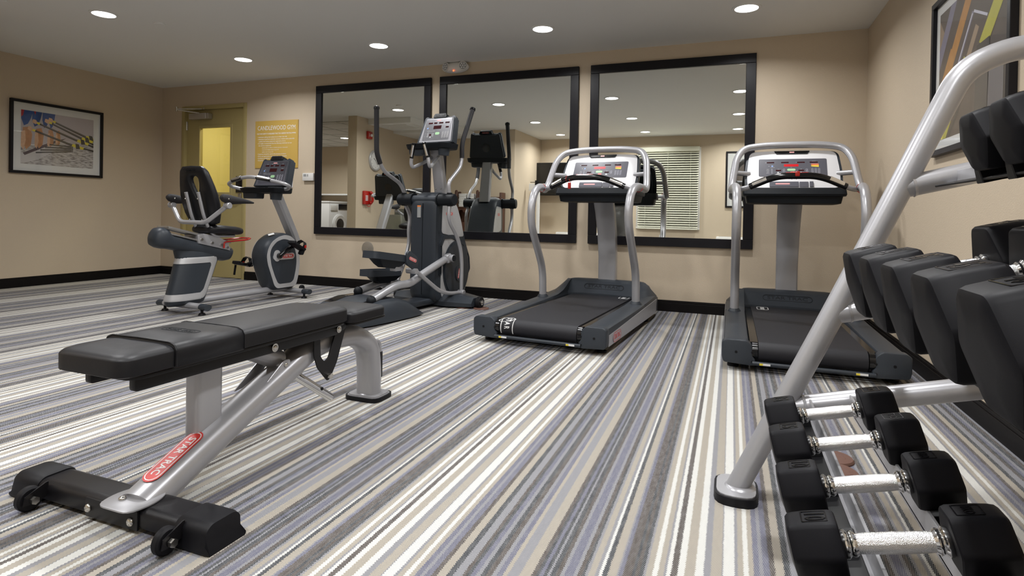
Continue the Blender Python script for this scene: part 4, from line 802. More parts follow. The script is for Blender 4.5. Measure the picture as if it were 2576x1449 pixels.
SH = [dict(x=.050, z=.342, R=.047, hl=.073, ha=.144, y0=-.266, dy=-.208, n=4, r=(.125, .232)), dict(x=.236, z=.704, R=.083, hl=.104, ha=.176, y0=-.265, dy=-.20, n=6, r=(.12, .25)), dict(x=.420, z=1.032, R=.064, hl=.090, ha=.14, y0=-.43, dy=-.155, n=5, r=(.10, .22))]
for sh in SH:
    c13, s13 = math.cos(math.atan(SL)), math.sin(math.atan(SL))
    def at(d, down): return Vector((sh['x']+.015+d*c13+down*s13, 0, sh['z']+d*s13-down*c13))
    for k, d in enumerate(sh['r']):
        q = at(d, .052 if sh['R'] < .06 else .062); b = BM(); span(b, (q.x-.003, RY1-RY0, q.z-.032), (q.x+.003, 0, q.z+.010), .001, seg=1); span(b, (q.x-.003, RY1-RY0, q.z-.032), (q.x+.022*(1 if k else -1), 0, q.z-.028)); rl = obj('shelf_rail', b, 'silver_paint', t)
        sgn = -1 if k == 0 else 1; dd = d+sgn*(.045 if k == 0 else .032)
        for i in range(sh['n']+1):
            yy = sh['y0']+sh['dy']*(i-.5); q2 = at(dd, sh['R']*.80+.012)
            b = BM(); prism(b, [(-.018, -.022), (.018, -.022), (.010, .022), (-.010, .022)], 'x', -.028, .028, .002, seg=1)
            bmesh.ops.transform(b, matrix=Matrix.Translation((q2.x, yy, q2.z-.006)) @ Matrix.Rotation(-math.atan(SL), 4, 'Y'), verts=b.verts); obj('saddle_divider', b, 'black_plastic', rl)
        b = BM(); q2 = at(dd, sh['R']+.018); t2 = BM(); box(t2, (0, 0, 0), (.055, abs(RY1-RY0)-.1, .006), .002); merge(b, t2, 0, Matrix.Translation((q2.x, (RY1-RY0)/2, q2.z)) @ Matrix.Rotation(-math.atan(SL), 4, 'Y')); obj('saddle_tray', b, 'black_plastic', rl)
b = BM(); q = Vector((.175, -1.02, .288)); tube(b, [(q.x, q.y, q.z), (q.x+.125, q.y, q.z+.03)], .016, bend=0); obj('cross_tie', b, 'silver_paint', t)
# dumbbells
def make_dumbbell(R, hl, ha, num, lab, grp):
    d = thing('dumbbell', lab, 'dumbbell', (0, 0, 0), 0, grp)
    r6 = R/math.cos(PI/6)
    for s in (-1, 1):
        b = BM(); hexa = round_poly([(r6*math.cos(k*PI/3), r6*math.sin(k*PI/3)) for k in range(6)], R*.17, 4)
        prof = [(0, .90), (.002, .955), (.008, 1.0), (hl*.30, 1.005), (hl*.60, 1.0), (hl-.012, .975), (hl-.004, .94), (hl, .86), (hl+.003, .45)]
        loft(b, [[Vector((s*(ha/2+h), u*k, v*k)) for u, v in hexa] for h, k in prof]); hd_ = obj('head', b, 'dumbbell_rubber', d, angle=32)
        b = BM(); cx = s*(ha/2+hl*.42); m_ = frame((cx, 0, R*.997), (0, -1, 0), (1, 0, 0)) 
        bw = R*(.78 if s < 0 else .74); bh = hl*(.52 if s < 0 else .50); ringslab(b, rrect(bw, bh, .003), rrect(bw-.004, bh-.004, .002), m_, -.001, .0008, 0); text(b, num if s < 0 else 'TKO', hl*(.56 if s < 0 else .26), m_, .0012, 1, bold=.0006 if s < 0 else .0002, fit=bw*(.66 if s < 0 else .8)); obj('raised_number' if s < 0 else 'raised_lettering', b, ['black_gloss', 'black_gloss'], hd_)
        b = BM(); lathe(b, [(.019, 0), (.021, .003), (.021, .008), (.0165, .012), (.0185, .015), (.0185, .018), (.0155, .022)], (s*(ha/2+.001), 0, 0), (-s, 0, 0), 24); obj('collar_ring', b, 'chrome', d)
    b = BM(); lathe(b, [(.0140, -ha/2), (.0140, -ha/2+.02), (.0150, -ha/4), (.0155, 0), (.0150, ha/4), (.0140, ha/2-.02), (.0140, ha/2)], (0, 0, 0), (1, 0, 0), 22); obj('handle', b, 'knurl', d)
    return d
PROT = {}
def place_dumbbell(sh, i, num, lab, grp, k=1.0):
    key = (num, sh['R'])
    ha, hl, R = sh['ha'], sh['hl'], sh['R']*k
    if key in PROT: d = dup(PROT[key]); d['label'] = lab
    else: d = PROT[key] = make_dumbbell(R, hl, ha, num, lab, grp)
    c = Vector((sh['x']+(sh['hl']+sh['ha']/2)*c13, 0, sh['z']+(sh['hl']+sh['ha']/2)*s13))
    d.location = (RX+c.x, RY0+sh['y0']+sh['dy']*i, c.z); d.rotation_euler = (0, -math.atan(SL), 0)
low = ['black 15 pound dumbbell at the far end of the bottom shelf', 'black 15 pound dumbbell second from the far end of the bottom shelf', 'black 10 pound dumbbell beside the 15s on the bottom shelf', 'black 10 pound dumbbell nearest the camera on the bottom shelf']
for i, n_ in enumerate(('15', '15', '10', '10')): place_dumbbell(SH[0], i, n_, low[i], 'small dumbbells on the bottom shelf', 1.0 if n_ == '15' else .93)
mid = ['large black dumbbell half hidden at the far end of the middle shelf', 'large black 50 pound dumbbell second from the far end of the middle shelf', 'large black 45 pound dumbbell right beside the 50 on the middle shelf', 'large black 45 pound dumbbell, fourth from the far end of the middle shelf', 'large black dumbbell cut by the frame edge on the middle shelf', 'large black dumbbell mostly outside the frame, nearest on the middle shelf']
for i, n_ in enumerate(('50', '50', '45', '45', '40', '40')):
    if i < 5: place_dumbbell(SH[1], i, n_, mid[i], 'large dumbbells on the middle shelf', 1.0 if n_ != '40' else .99)
top = ['black dumbbell at the far end of the top shelf', 'black dumbbell second from the far end of the top shelf', 'black dumbbell third on the top shelf, at the right frame edge']
for i in range(3): place_dumbbell(SH[2], i, '30', top[i], 'dumbbells on the top shelf')
# ================================================================== shared cardio console
def cardio_console(t, ty, tz, kind, face_mat):
    """tray centre at (0, ty, tz); panel leans back above it"""
    b = BM(); loft(b, [[Vector((x, ty+y, tz+z)) for x, y in rrect2(w2, y0, y1, r)] for z, w2, y0, y1, r in ((-.035, .225, -.06, .13, .05), (-.028, .245, -.085, .135, .07), (0.0, .255, -.095, .135, .08), (.016, .258, -.098, .135, .08), (.018, .246, -.086, .13, .075))]); tr = obj('console_tray', b, 'charcoal_dark', t)
    b = BM(); cyl(b, (.165, ty-.012, tz-.02), (.160, ty-.012, tz-.095), .058, .05, seg=24); ringslab(b, oval(.135, .115, n=24), oval(.115, .095, n=24), frame((.165, ty-.025, tz+.018), (1, 0, 0), (0, 1, 0)), 0, .006); obj('cup_holder', b, 'charcoal_plastic', tr)
    b = BM(); loft(b, [[Vector((x-.13, ty-.01+y, tz+z)) for x, y in rrect2(w2, -.055, .055, .02)] for z, w2 in ((-.085, .075), (-.078, .085), (-.02, .092))])
    ringslab(b, oval(.135, .115, n=24), oval(.115, .095, n=24), frame((-.15, ty-.025, tz+.018), (1, 0, 0), (0, 1, 0)), 0, .006)
    obj('storage_bin', b, 'charcoal_plastic', tr)
    b = BM(); span(b, (.01, ty-.06, tz+.018), (.075, ty-.01, tz+.0195)); obj('paper_label', b, 'mat_board', tr)
    P0, P1 = Vector((0, ty+.060, tz+.035)), Vector((0, ty+.150, tz+.305)); dv = (P1-P0).normalized(); hh = (P1-P0).length; fm = frame((P0+P1)/2, (1, 0, 0), dv)
    outline = round_poly([(-.218, -hh/2), (.218, -hh/2), (.180, hh/2-.004), (.155, hh/2+.008), (.135, hh/2-.006), (-.135, hh/2-.006), (-.155, hh/2+.008), (-.180, hh/2-.004)], .018, 3)
    b = BM(); slab(b, outline, fm, -.045, 0); slab(b, [(x*.95, y*.96) for x, y in outline], fm, -.075, -.045); slab(b, [(x*.955, y*.95-.003) for x, y in outline], fm, 0, .006); sh = obj('console_shell', b, 'charcoal_plastic', t)
    b = BM(); slab(b, round_poly([(-.190, -hh/2+.012), (.190, -hh/2+.012), (.155, hh/2-.022), (-.155, hh/2-.022)], .012), fm, .006, .008); fa = obj('console_face', b, face_mat, sh)
    mats_w = dial_panel(fa, fm @ Matrix(((1, 0, 0, 0), (0, 1, 0, 0), (0, 0, 1, .0065), (0, 0, 0, 1))), .315, hh-.055, 'cardio')
    if face_mat != 'panel_grey':
        mats_w.data.materials[0] = MATS['panel_silver']; mats_w.data.materials[6] = MATS['white_enamel']
    b = BM(); slab(b, round_poly([(-.080, hh/2-.012), (.080, hh/2-.012), (.066, hh/2+.030), (-.066, hh/2+.030)], .01), fm, -.055, .012, 0); slab(b, rrect(.115, .022, .004, 0, hh/2+.012), fm, .012, .014, 1)
    for i in range(6): slab(b, rrect(.003, .022, .001, -.045+i*.018, hh/2+.012), fm, .014, .016, 0)
    obj('fan_vent', b, ['charcoal_dark', 'black_plastic'], sh)
    b = BM(); slab(b, oval(.10, .10, 0, -.02, 24), fm, -.079, -.074, 0); obj('rear_cover', b, 'black_gloss', sh)
    badge(sh, fm @ Matrix(((-1, 0, 0, 0), (0, 1, 0, hh/2+.010), (0, 0, -1, -.0555), (0, 0, 0, 1))), .085, .020)
    return sh
mat('panel_silver', (0.42, 0.42, 0.45), 0.3, metal=0.4)

# ================================================================== RECUMBENT BIKE
t = thing('recumbent_bike', 'grey and silver recumbent exercise bike with black seat in front of the yellow door', 'exercise bike', (2.805, -1.95, 0), -3.4)
for y, nm in ((-.02, 0), (1.10, 1)):
    x0 = -.23; b = BM(); tube(b, [(-.225, y, .068), (.225, y, .068)], .033, bend=0, seg=18, aspect=.75, upv=(0, 0, 1)); cb_ = obj('stabilizer', b, 'silver_paint', t, angle=60)
    for s in (-1, 1):
        b = BM(); tube(b, [(s*.220, y, .068), (s*.275, y, .066), (s*.295, y, .064)], [.0345, .0345, .0345, .022], bend=0, seg=18, aspect=.75, upv=(0, 0, 1)); obj('end_cap', b, 'charcoal_plastic', cb_)
        b = BM(); cyl(b, (s*.225, y, 0), (s*.225, y, .016), .030, .022, seg=20); cyl(b, (s*.225, y, .016), (s*.225, y, .05), .011, seg=12); obj('leveling_foot', b, 'black_rubber', cb_)
for s in (-1, 1): b = BM(); cyl(b, (s*.13-.012, 1.165, .085), (s*.13+.012, 1.165, .085), .032, seg=22, bev=.004); obj('transport_wheel', b, 'black_rubber', t)
b = BM(); tube(b, [(0, 0, .085), (0, .25, .088), (0, .9, .092), (0, 1.13, .080)], .036, bend=.05, seg=18, aspect=.8, upv=(0, 0, 1)); obj('main_tube', b, 'silver_paint', t, angle=60)
# seat pedestal
def sideloft(rows, n=2.6, seg=24):
    """rows: (y_rear, y_front, z, halfwidth)"""
    R = []
    for y0, y1, z, hw in rows:
        c, a = (y0+y1)/2, (y1-y0)/2; ring = []
        for k in range(seg):
            th = 2*PI*k/seg; cs, sn = math.cos(th), math.sin(th)
            ring.append(Vector((hw*math.copysign(abs(cs)**(2/n), cs), c+a*math.copysign(abs(sn)**(2/n), sn), z)))
        R.append(ring)
    return R
b = BM(); loft(b, sideloft([(-.155, .12, .066, .045), (-.170, .15, .085, .075), (-.172, .165, .12, .083), (-.155, .190, .19, .085), (-.128, .225, .28, .085), (-.105, .262, .38, .085), (-.084, .292, .45, .082), (-.10, .30, .50, .075), (-.115, .28, .56, .06)])); ped = obj('seat_pedestal', b, 'charcoal_plastic', t, angle=60)
PR = [(-.155, .12, .066, .045), (-.170, .15, .085, .075), (-.172, .165, .12, .083), (-.155, .190, .19, .085), (-.128, .225, .28, .085), (-.105, .262, .38, .085), (-.082, .290, .45, .082), (-.07, .295, .50, .07)]
def prof_at(z):
    for a_, c_ in zip(PR, PR[1:]):
        if a_[2] <= z <= c_[2]:
            k = (z-a_[2])/(c_[2]-a_[2]); return [a_[j]+(c_[j]-a_[j])*k for j in (0, 1, 3)]
def rbox_sd(u, v, x0, x1, y0, y1, r):
    dx = abs(u-(x0+x1)/2)-(x1-x0)/2+r; dy = abs(v-(y0+y1)/2)-(y1-y0)/2+r
    return math.hypot(max(dx, 0), max(dy, 0))+min(max(dx, dy), 0)-r
b = BM(); t2 = BM(); NZ, NA = 70, 180; G = []
for iz in range(NZ+1):
    z = .110+.350*iz/NZ; y0, y1, hw = prof_at(z); row = []
    for ia in range(NA):
        th = 2*PI*ia/NA; cs, sn = math.cos(th), math.sin(th); n_ = 2/2.6
        row.append((t2.verts.new(((hw+.0025)*math.copysign(abs(cs)**n_, cs), (y0+y1)/2+((y1-y0)/2+.0025)*math.copysign(abs(sn)**n_, sn), z)), (math.copysign(abs(sn)**n_, sn)*.5+.5)*.34, z))
    G.append(row)
for iz in range(NZ):
    for ia in range(NA):
        q = [G[iz][ia], G[iz][(ia+1) % NA], G[iz+1][(ia+1) % NA], G[iz+1][ia]]; u = sum(k[1] for k in q)/4; v = sum(k[2] for k in q)/4
        if rbox_sd(u, v, -.3, .305, .112, .458, .05) < 0 and rbox_sd(u, v, -.3, .255, .166, .412, .035) > 0: t2.faces.new([k[0] for k in q])
bmesh.ops.delete(t2, geom=[v for v in t2.verts if not v.link_faces], context='VERTS')
bmesh.ops.solidify(t2, geom=list(t2.faces), thickness=.003); merge(b, t2)
obj('silver_trim', b, 'silver_plastic', ped, angle=50)
# rail pod
b = BM(); sl_ = -.246; ax_ = Vector((0, 1, sl_)).normalized(); nz = Vector((0, .246, 1)).normalized()
def podring(y, zc, a, hz, n=2.6): return [Vector((a*math.copysign(abs(math.cos(q))**(2/n), math.cos(q)), y, zc))+nz*hz*math.copysign(abs(math.sin(q))**(2/n), math.sin(q)) for q in [2*PI*k/24 for k in range(24)]]
loft(b, [podring(-.300, .645, .02, .02), podring(-.292, .642, .05, .045), podring(-.272, .637, .075, .073), podring(-.238, .630, .088, .084), podring(-.205, .618, .086, .080), podring(-.170, .598, .082, .062), podring(0, .555, .080, .058), podring(.2, .500, .080, .060), podring(.34, .468, .080, .062), podring(.39, .468, .072, .058), podring(.415, .475, .05, .04), podring(.425, .478, .02, .02)]); pod = obj('rail_housing', b, 'charcoal_plastic', t, angle=60)
b = BM()
for s in (-1, 1):
    for dz in (.020, .066): prism(b, [(-.205, .650+dz), (-.205, .638+dz), (.375, .495+dz), (.375, .507+dz)], 'x', s*.066-.008, s*.066+.008, .001, seg=1)
prism(b, [(-.205, .722), (-.205, .710), (.375, .567), (.375, .579)], 'x', -.070, .070, .002, seg=1); obj('seat_rail', b, 'brushed_alu', pod)
b = BM(); prism(b, [(.05, .575), (.36, .50), (.34, .575), (.24, .625), (.10, .655), (.04, .645)], 'x', -.082, .082, .004); car = obj('seat_carriage', b, 'silver_paint', t)
b = BM()
for y, z in ((.075, .607), (.175, .575), (.265, .555), (.325, .53)): cyl(b, (.080, y, z), (.094, y, z), .011, seg=14)
obj('carriage_bolt', b, 'steel', car)
b = BM(); tube(b, [(.088, .29, .525), (.088, .29, .575), (.092, .33, .580), (.10, .52, .590), (.06, .60, .600), (-.06, .60, .600), (-.10, .52, .590), (-.092, .30, .58)], .0075, bend=.03, seg=10); obj('release_bar', b, 'red_plastic', t)
# seat cushion
b = BM(); R = []
for y, hw, z0, z1, c in ((.125, .09, .665, .70, 0), (.138, .12, .655, .720, 0), (.18, .150, .648, .738, .008), (.25, .158, .644, .736, .012), (.33, .156, .640, .726, .010), (.41, .142, .634, .716, .004), (.465, .115, .634, .704, 0), (.495, .07, .645, .688, 0)):
    R.append([Vector((hw*math.copysign(abs(math.cos(q))**.75, math.cos(q)), y, (z0+z1)/2+(z1-z0)/2*math.copysign(abs(math.sin(q))**.75, math.sin(q))-(c*(1-abs(math.cos(q)))*(1 if math.sin(q) > 0 else 0)))) for q in [2*PI*k/28 for k in range(28)]])
loft(b, R); obj('seat_cushion', b, 'black_vinyl', t, angle=70)
# seat frame: two posts, and U bar with arm rests
for s in (-1, 1):
    b = BM(); tube(b, [(s*.075, .40, .628), (s*.075, .22, .630), (s*.075, .165, .66), (s*.075, .10, .80), (s*.075, .045, 1.0)], .0175, bend=.06, seg=12, aspect=.7, upv=(0, 1, 0)); sf = obj('seat_post', b, 'silver_paint', t)
    b = BM()
    for y, z in ((.102, .77), (.058, .945)): ball(b, (s*.075, y-.018, z), .006)
    obj('post_screw', b, 'steel', sf)
b = BM(); tube(b, [(-.345, .115, .905), (-.315, .105, .875), (-.155, .055, .748), (.155, .055, .748), (.315, .105, .875), (.345, .115, .905)], .0185, bend=.05, seg=16); ub = obj('arm_bar', b, 'silver_paint', t, angle=60)
for s in (-1, 1):
    b = BM(); cyl(b, (s*.315, .112, .892), (s*.368, .112, .892), .026, seg=20, bev=.004); cyl(b, (s*.34, .115, .90), (s*.33, .125, .945), .014, seg=12); obj('arm_joint', b, 'silver_paint', ub)
    b = BM(); loft(b, [[Vector((s*.33+hw*math.cos(q), y, zc+hz*math.sin(q))) for q in [2*PI*k/16 for k in range(16)]] for y, hw, zc, hz in ((.06, .022, .957, .018), (.075, .03, .955, .032), (.12, .032, .945, .040), (.17, .031, .940, .036), (.26, .028, .935, .024), (.33, .024, .928, .015), (.375, .014, .922, .008))]); ar = obj('arm_rest', b, 'black_foam', t, angle=60)
    b = BM(); ball(b, (s*.33+.031, .105, .948), .007); obj('arm_bolt', b, 'steel', ar)
# back pad with opening
def padpt(x, z, front): 
    k = (z-.73)/.49; y = .135-.12*k+(.0 if not front else .0); return y
outer = [(0, .725), (.10, .726), (.165, .745), (.200, .82), (.212, .90), (.208, .98), (.190, 1.06), (.168, 1.13), (.148, 1.185), (.110, 1.215), (0, 1.22)]
inner = [(0, .945), (.012, .958), (.030, 1.0), (.044, 1.04), (.053, 1.075), (.056, 1.10), (.053, 1.118), (.042, 1.13), (.028, 1.137), (.013, 1.139), (0, 1.139)]
O = outer+[(-x, z) for x, z in reversed(outer[1:-1])]; I = inner+[(-x, z) for x, z in reversed(inner[1:-1])]
b = BM(); n = len(O); t2 = BM()
def P3(x, z, d): k = (z-.73)/.49; return (x, .145-.125*k-.022*(1-(x/.2)**2)*0+d, z)
layers = [(O, .94, .002), (O, 1.0, .014), (O, 1.0, .040), (O, .93, .060), (I, 1.35, .062), (I, 1.0, .050), (I, 1.0, .012), (I, 1.35, .0)]
V_ = []
for P_, k, d in layers:
    cz = .97 if P_ is O else 1.05; V_.append([t2.verts.new(P3(x*k, cz+(z-cz)*(k if P_ is O else 1+(k-1)*.6), d)) for x, z in P_])
for i in range(len(V_)):
    a_, c_ = V_[i], V_[(i+1) % len(V_)]
    for j in range(n): t2.faces.new((a_[j], a_[(j+1) % n], c_[(j+1) % n], c_[j]))
bmesh.ops.recalc_face_normals(t2, faces=t2.faces); merge(b, t2); bp_ = obj('backrest', b, 'black_vinyl', t, angle=60)
b = BM(); text(b, 'STAR TRAC', .026, frame((0, .0245, 1.180), (1, 0, 0), (0, -.25, 1)), .0012, 0, fit=.11, bold=.0004); ringslab(b, stadium(.15, .040), stadium(.143, .034), frame((0, .0245, 1.180), (1, 0, 0), (0, -.25, 1)), 0, .0012); obj('embossed_lettering', b, 'charcoal_dark', bp_)
# front drive body
fo = [(.730, .435), (.745, .350), (.790, .235), (.835, .120), (.870, .090), (1.10, .090), (1.135, .115), (1.165, .22), (1.180, .33), (1.172, .43), (1.150, .50), (1.105, .585), (1.045, .630), (.965, .645), (.880, .625), (.800, .580), (.752, .515)]
fo = round_poly(fo, .03, 3)
b = BM(); cx_, cz_ = .95, .37
def fr(x, k): return [Vector((x, cx_+(u-cx_)*k, cz_+(v-cz_)*k)) for u, v in fo]
loft(b, [fr(-.100, .84), fr(-.096, .93), fr(-.075, .985), fr(-.04, 1.0), fr(.04, 1.0), fr(.075, .985), fr(.096, .93), fr(.100, .84)]); db = obj('drive_housing', b, 'charcoal_plastic', t, angle=40)
for s in (-1, 1):
    b = BM(); mo = [(cx_+(u-cx_)*.925, cz_+(v-cz_)*.925) for u, v in fo]; mi_ = round_poly([(.785, .435), (.800, .34), (.845, .23), (.880, .165), (.905, .150), (1.05, .150), (1.085, .175), (1.110, .27), (1.120, .36), (1.110, .44), (1.07, .535), (1.01, .575), (.94, .585), (.86, .56), (.80, .50), (.79, .47), (.786, .45)], .03, 3)
    ms = mo; m_ = frame((s*.0985, 0, 0), (0, 1, 0), (0, 0, 1)) if s > 0 else frame((s*.0985, 0, 0), (0, -1, 0), (0, 0, 1))
    ff = (lambda q: q) if s > 0 else (lambda q: [(-u, v) for u, v in reversed(q)])
    ringslab(b, ff(mo), ff(mi_), m_, 0, .004); obj('silver_trim', b, 'silver_plastic', db)
    b = BM(); slab(b, ff(mi_), m_, -.01, .002); fp = obj('side_cover', b, 'charcoal_plastic', db)
    b = BM(); slab(b, [(u*1, v) for u, v in stadium(.27, .062, s*.955, .415)], m_, .002, .006); slab(b, oval(.085, .110, s*.868, .425, 24), m_, .002, .008); obj('crank_cover', b, 'silver_plastic', db)
    badge(db, m_ @ T_(s*1.005, .417, .006), .150, .044)
    # crank and pedal
    q0 = Vector((s*.118, .885, .425)); dr_ = Vector((0, .845, .535))*s; q1 = q0+dr_*.165 + Vector((s*.01, 0, 0))
    b = BM(); tube(b, [q0, q1], .020, bend=0, seg=14, aspect=1.15, upv=(0, 0, 1)); cyl(b, q0-Vector((s*.02, 0, 0)), q0+Vector((s*.014, 0, 0)), .026, seg=18); cyl(b, q1-Vector((s*.012, 0, 0)), q1+Vector((s*.016, 0, 0)), .022, seg=18); ck = obj('crank_arm', b, 'black_gloss', t)
    pc = q1+Vector((s*.075, 0, 0)); tilt = Matrix.Rotation(math.radians(-28 if s > 0 else -12), 3, 'X')
    b = BM(); box(b, (0, 0, 0), (.10, .155, .026), .010, seg=2); box(b, (0, -.082, .006), (.096, .02, .03), .006); box(b, (0, .075, -.025), (.055, .035, .06), .012) if s > 0 else None; bmesh.ops.transform(b, matrix=Matrix.Translation(pc) @ tilt.to_4x4(), verts=b.verts); pd = obj('pedal', b, 'black_rubber', t)
    b = BM(); rr = [(-.052, .0), (-.056, .03), (-.035, .065), (0, .078), (.035, .065), (.056, .03), (.052, .0)]
    loft(b, [[Vector((u, .035+dy, v)) for dy, (u, v) in ((-.022, (u, v)), (.022, (u, v)), (.022, (u*.95, v-.003)), (-.022, (u*.95, v-.003)))] for u, v in rr]); bmesh.ops.transform(b, matrix=Matrix.Translation(pc) @ tilt.to_4x4(), verts=b.verts); obj('pedal_strap', b, 'black_plastic', pd)
    b = BM(); box(b, pc+tilt @ Vector((s*.055, .045, .02)), (.012, .024, .028), .004); obj('strap_buckle', b, 'red_plastic', pd)
    if s < 0: b = BM(); cyl(b, pc+Vector((-.045, -.05, -.005)), pc+Vector((-.05, -.06, -.10)), .010, seg=10); obj('strap_tail', b, 'black_plastic', pd)
b = BM(); slab(b, rrect(.055, .035, .003), frame((.03, .86, .628), (.7, 1, .35), (-1, .5, .4)), 0, .003); obj('warning_label', b, 'mat_board', db)
b = BM(); loft(b, [[Vector((sx*.052, y+dy, z+dz)) for sx, dy, dz in ((-1, -.022, -.012), (-.7, -.036, -.02), (.7, -.036, -.02), (1, -.022, -.012), (1, .022, .012), (.7, .036, .02), (-.7, .036, .02), (-1, .022, .012))] for y, z in ((1.195, .54), (1.165, .61), (.955, .99), (.90, 1.09))]); ms_ = obj('console_mast', b, 'silver_paint', t)
b = BM()
for x in (-.022, .022): ball(b, (x, 1.098, .655), .006)
obj('mast_screw', b, 'steel', ms_)
cardio_console(t, .800, 1.055, 'bike', 'panel_grey')
b = BM(); tube(b, [(-.15, .83, 1.055), (-.30, .80, 1.062), (-.375, .745, 1.085), (-.355, .69, 1.108), (-.24, .645, 1.135), (-.09, .620, 1.160), (0, .62, 1.168), (.09, .620, 1.160), (.24, .645, 1.135), (.355, .69, 1.108), (.375, .745, 1.085), (.30, .80, 1.062), (.15, .83, 1.055)], .0165, bend=.04, seg=14); gb = obj('handlebar', b, 'silver_paint', t, angle=60)
for s in (-1, 1):
    b = BM(); cyl(b, (s*.245, .646, 1.134), (s*.095, .621, 1.159), .0185, seg=18); hg = obj('grip_sleeve', b, 'black_gloss', gb)
    b = BM(); cyl(b, (s*.235, .6425, 1.140), (s*.108, .619, 1.163), .0170, seg=18); obj('pulse_sensor', b, 'brushed_alu', gb)

# ================================================================== ELLIPTICAL
t = thing('elliptical_trainer', 'tall charcoal and silver elliptical trainer with black swing arms between the two left mirrors', 'elliptical', (4.391, -.765, 0), -8)
t.scale = (.97, .97, .97)
# body
bo = [(-.050, .10), (-.055, .25), (-.052, .9), (-.045, 1.0), (-.01, 1.06), (.06, 1.090), (.14, 1.088), (.22, 1.065), (.300, .995), (.37, .86), (.455, .66), (.505, .50), (.530, .36), (.515, .20), (.46, .09), (.40, .045), (.05, .04), (-.02, .05)]
bo = round_poly(bo, .04, 3)
def er(x, k, cy=.20, cz=.5): return [Vector((x, cy+(u-cy)*k, cz+(v-cz)*k)) for u, v in bo]
b = BM(); loft(b, [er(-.150, .90), er(-.146, .955), er(-.125, .985), er(-.09, 1.0), er(.09, 1.0), er(.125, .985), er(.146, .955), er(.150, .90)]); body = obj('drive_housing', b, 'charcoal_plastic', t, angle=40)
b = BM(); span(b, (-.001, -.0575, .12), (.001, -.049, .98)); obj('seam_line', b, 'black_plastic', body)
b = BM(); span(b, (-.062, -.058, .845), (-.020, -.054, .960), 0, 0); span(b, (-.062, -.0585, .945), (-.020, -.0575, .960), 0, 1); obj('warning_label', b, ['label_grey', 'orange_print'], body)
for s in (-1, 1):
    m_ = frame((s*.1495, 0, 0), (0, s, 0), (0, 0, 1)); ff = lambda q: [(s*u, v) for u, v in (q if s > 0 else reversed(q))]
    b = BM(); slab(b, ff(round_poly([(.05, .97), (.045, .70), (.28, .66), (.42, .66), (.375, .80), (.30, .95), (.27, .98)], .03)), m_, 0, .004); up_ = obj('upper_side_panel', b, 'silver_plastic', body)
    badge(up_, m_ @ T_(s*.165, .885, .004), .115, .034)
    b = BM(); slab(b, ff(round_poly([(.045, .615), (.08, .645), (.20, .645), (.41, .60), (.49, .45), (.512, .33), (.495, .20), (.43, .095), (.36, .065), (.12, .065), (.06, .09), (.04, .16)], .03)), m_, 0, .004); obj('lower_side_panel', b, 'silver_plastic', body)
    b = BM(); ringslab(b, ff(round_poly([(.012, .60), (.055, .680), (.22, .682), (.43, .62), (.52, .45), (.535, .33), (.50, .28), (.48, .42), (.40, .575), (.21, .645), (.085, .643), (.045, .60), (.04, .3), (.012, .3)], .012)), ff(round_poly([(.016, .595), (.058, .675), (.22, .677), (.425, .616), (.514, .45), (.529, .335), (.504, .30), (.485, .425), (.404, .58), (.211, .65), (.082, .648), (.041, .603), (.036, .31), (.016, .31)], .012)), m_, .0, .012)
    slab(b, ff([(.02, .58), (.058, .675), (.22, .677), (.425, .616), (.49, .50), (.47, .48), (.40, .578), (.211, .648), (.084, .646), (.045, .58)]), m_, .003, .014); obj('dark_band', b, 'charcoal_plastic', body)
    b = BM(); o_ = oval(.44, .555, s*.290, .345, 48); slab(b, o_, m_, .002, .012); slab(b, oval(.41, .515, s*.290, .345, 48), m_, .012, .020); dk = obj('crank_disc', b, 'charcoal_plastic', t)
    b = BM(); slab(b, oval(.095, .145, s*.305, .300, 28), m_, .020, .030, 0); obj('disc_cap', b, 'charcoal_plastic', dk)
    badge(dk, m_ @ T_(s*.305, .300, .030) @ Matrix.Rotation(math.radians(78*s), 4, 'Z'), .10, .020)
# base
b = BM(); span(b, (-.11, -1.15, .03), (.11, .45, .085), .02); obj('base_beam', b, 'charcoal_plastic', t)
b = BM(); loft(b, [[Vector((sx*.46, y, z)) for y, z in ((.11, .018), (.10, .05), (.14, .095), (.26, .10), (.31, .06), (.31, .018))] if abs(sx) == 1 else [Vector((sx*.46, y, z)) for y, z in ((.03, .015), (.02, .06), (.10, .125), (.30, .125), (.36, .07), (.36, .015))] for sx in (-1, -.5, 0, .5, 1)]); fs = obj('front_stabilizer', b, 'charcoal_plastic', t, angle=50)
for s in (-1, 1):
    b = BM(); cyl(b, (s*.470, .20, .055), (s*.512, .20, .055), .055, seg=28, bev=.006); wh = obj('transport_wheel', b, 'black_rubber', t)
    b = BM(); cyl(b, (s*.512, .20, .055), (s*.520, .20, .055), .024, seg=18); cyl(b, (s*.520, .20, .055), (s*.532, .20, .055), .009, seg=10); obj('hub', b, 'steel', wh)
    for y in (-1.05,): b = BM(); cyl(b, (s*.20, y, 0), (s*.20, y, .05), .035, .02, seg=18); obj('leveling_foot', b, 'black_rubber', t)
def shr(y, z, hw): return [Vector((x*hw, y, v)) for x, v in ((-1, .012), (-1.0, z*.35+.01), (-.93, z*.8), (-.80, z), (.80, z), (.93, z*.8), (1.0, z*.35+.01), (1, .012))]
b = BM(); loft(b, [shr(-1.24, .04, .24), shr(-1.18, .10, .27), shr(-1.04, .155, .295), shr(-.88, .185, .305), shr(-.72, .185, .31), shr(-.58, .145, .31), shr(-.47, .085, .30), shr(-.39, .02, .285)]); sh_ = obj('rear_shroud', b, 'charcoal_plastic', t, angle=45)
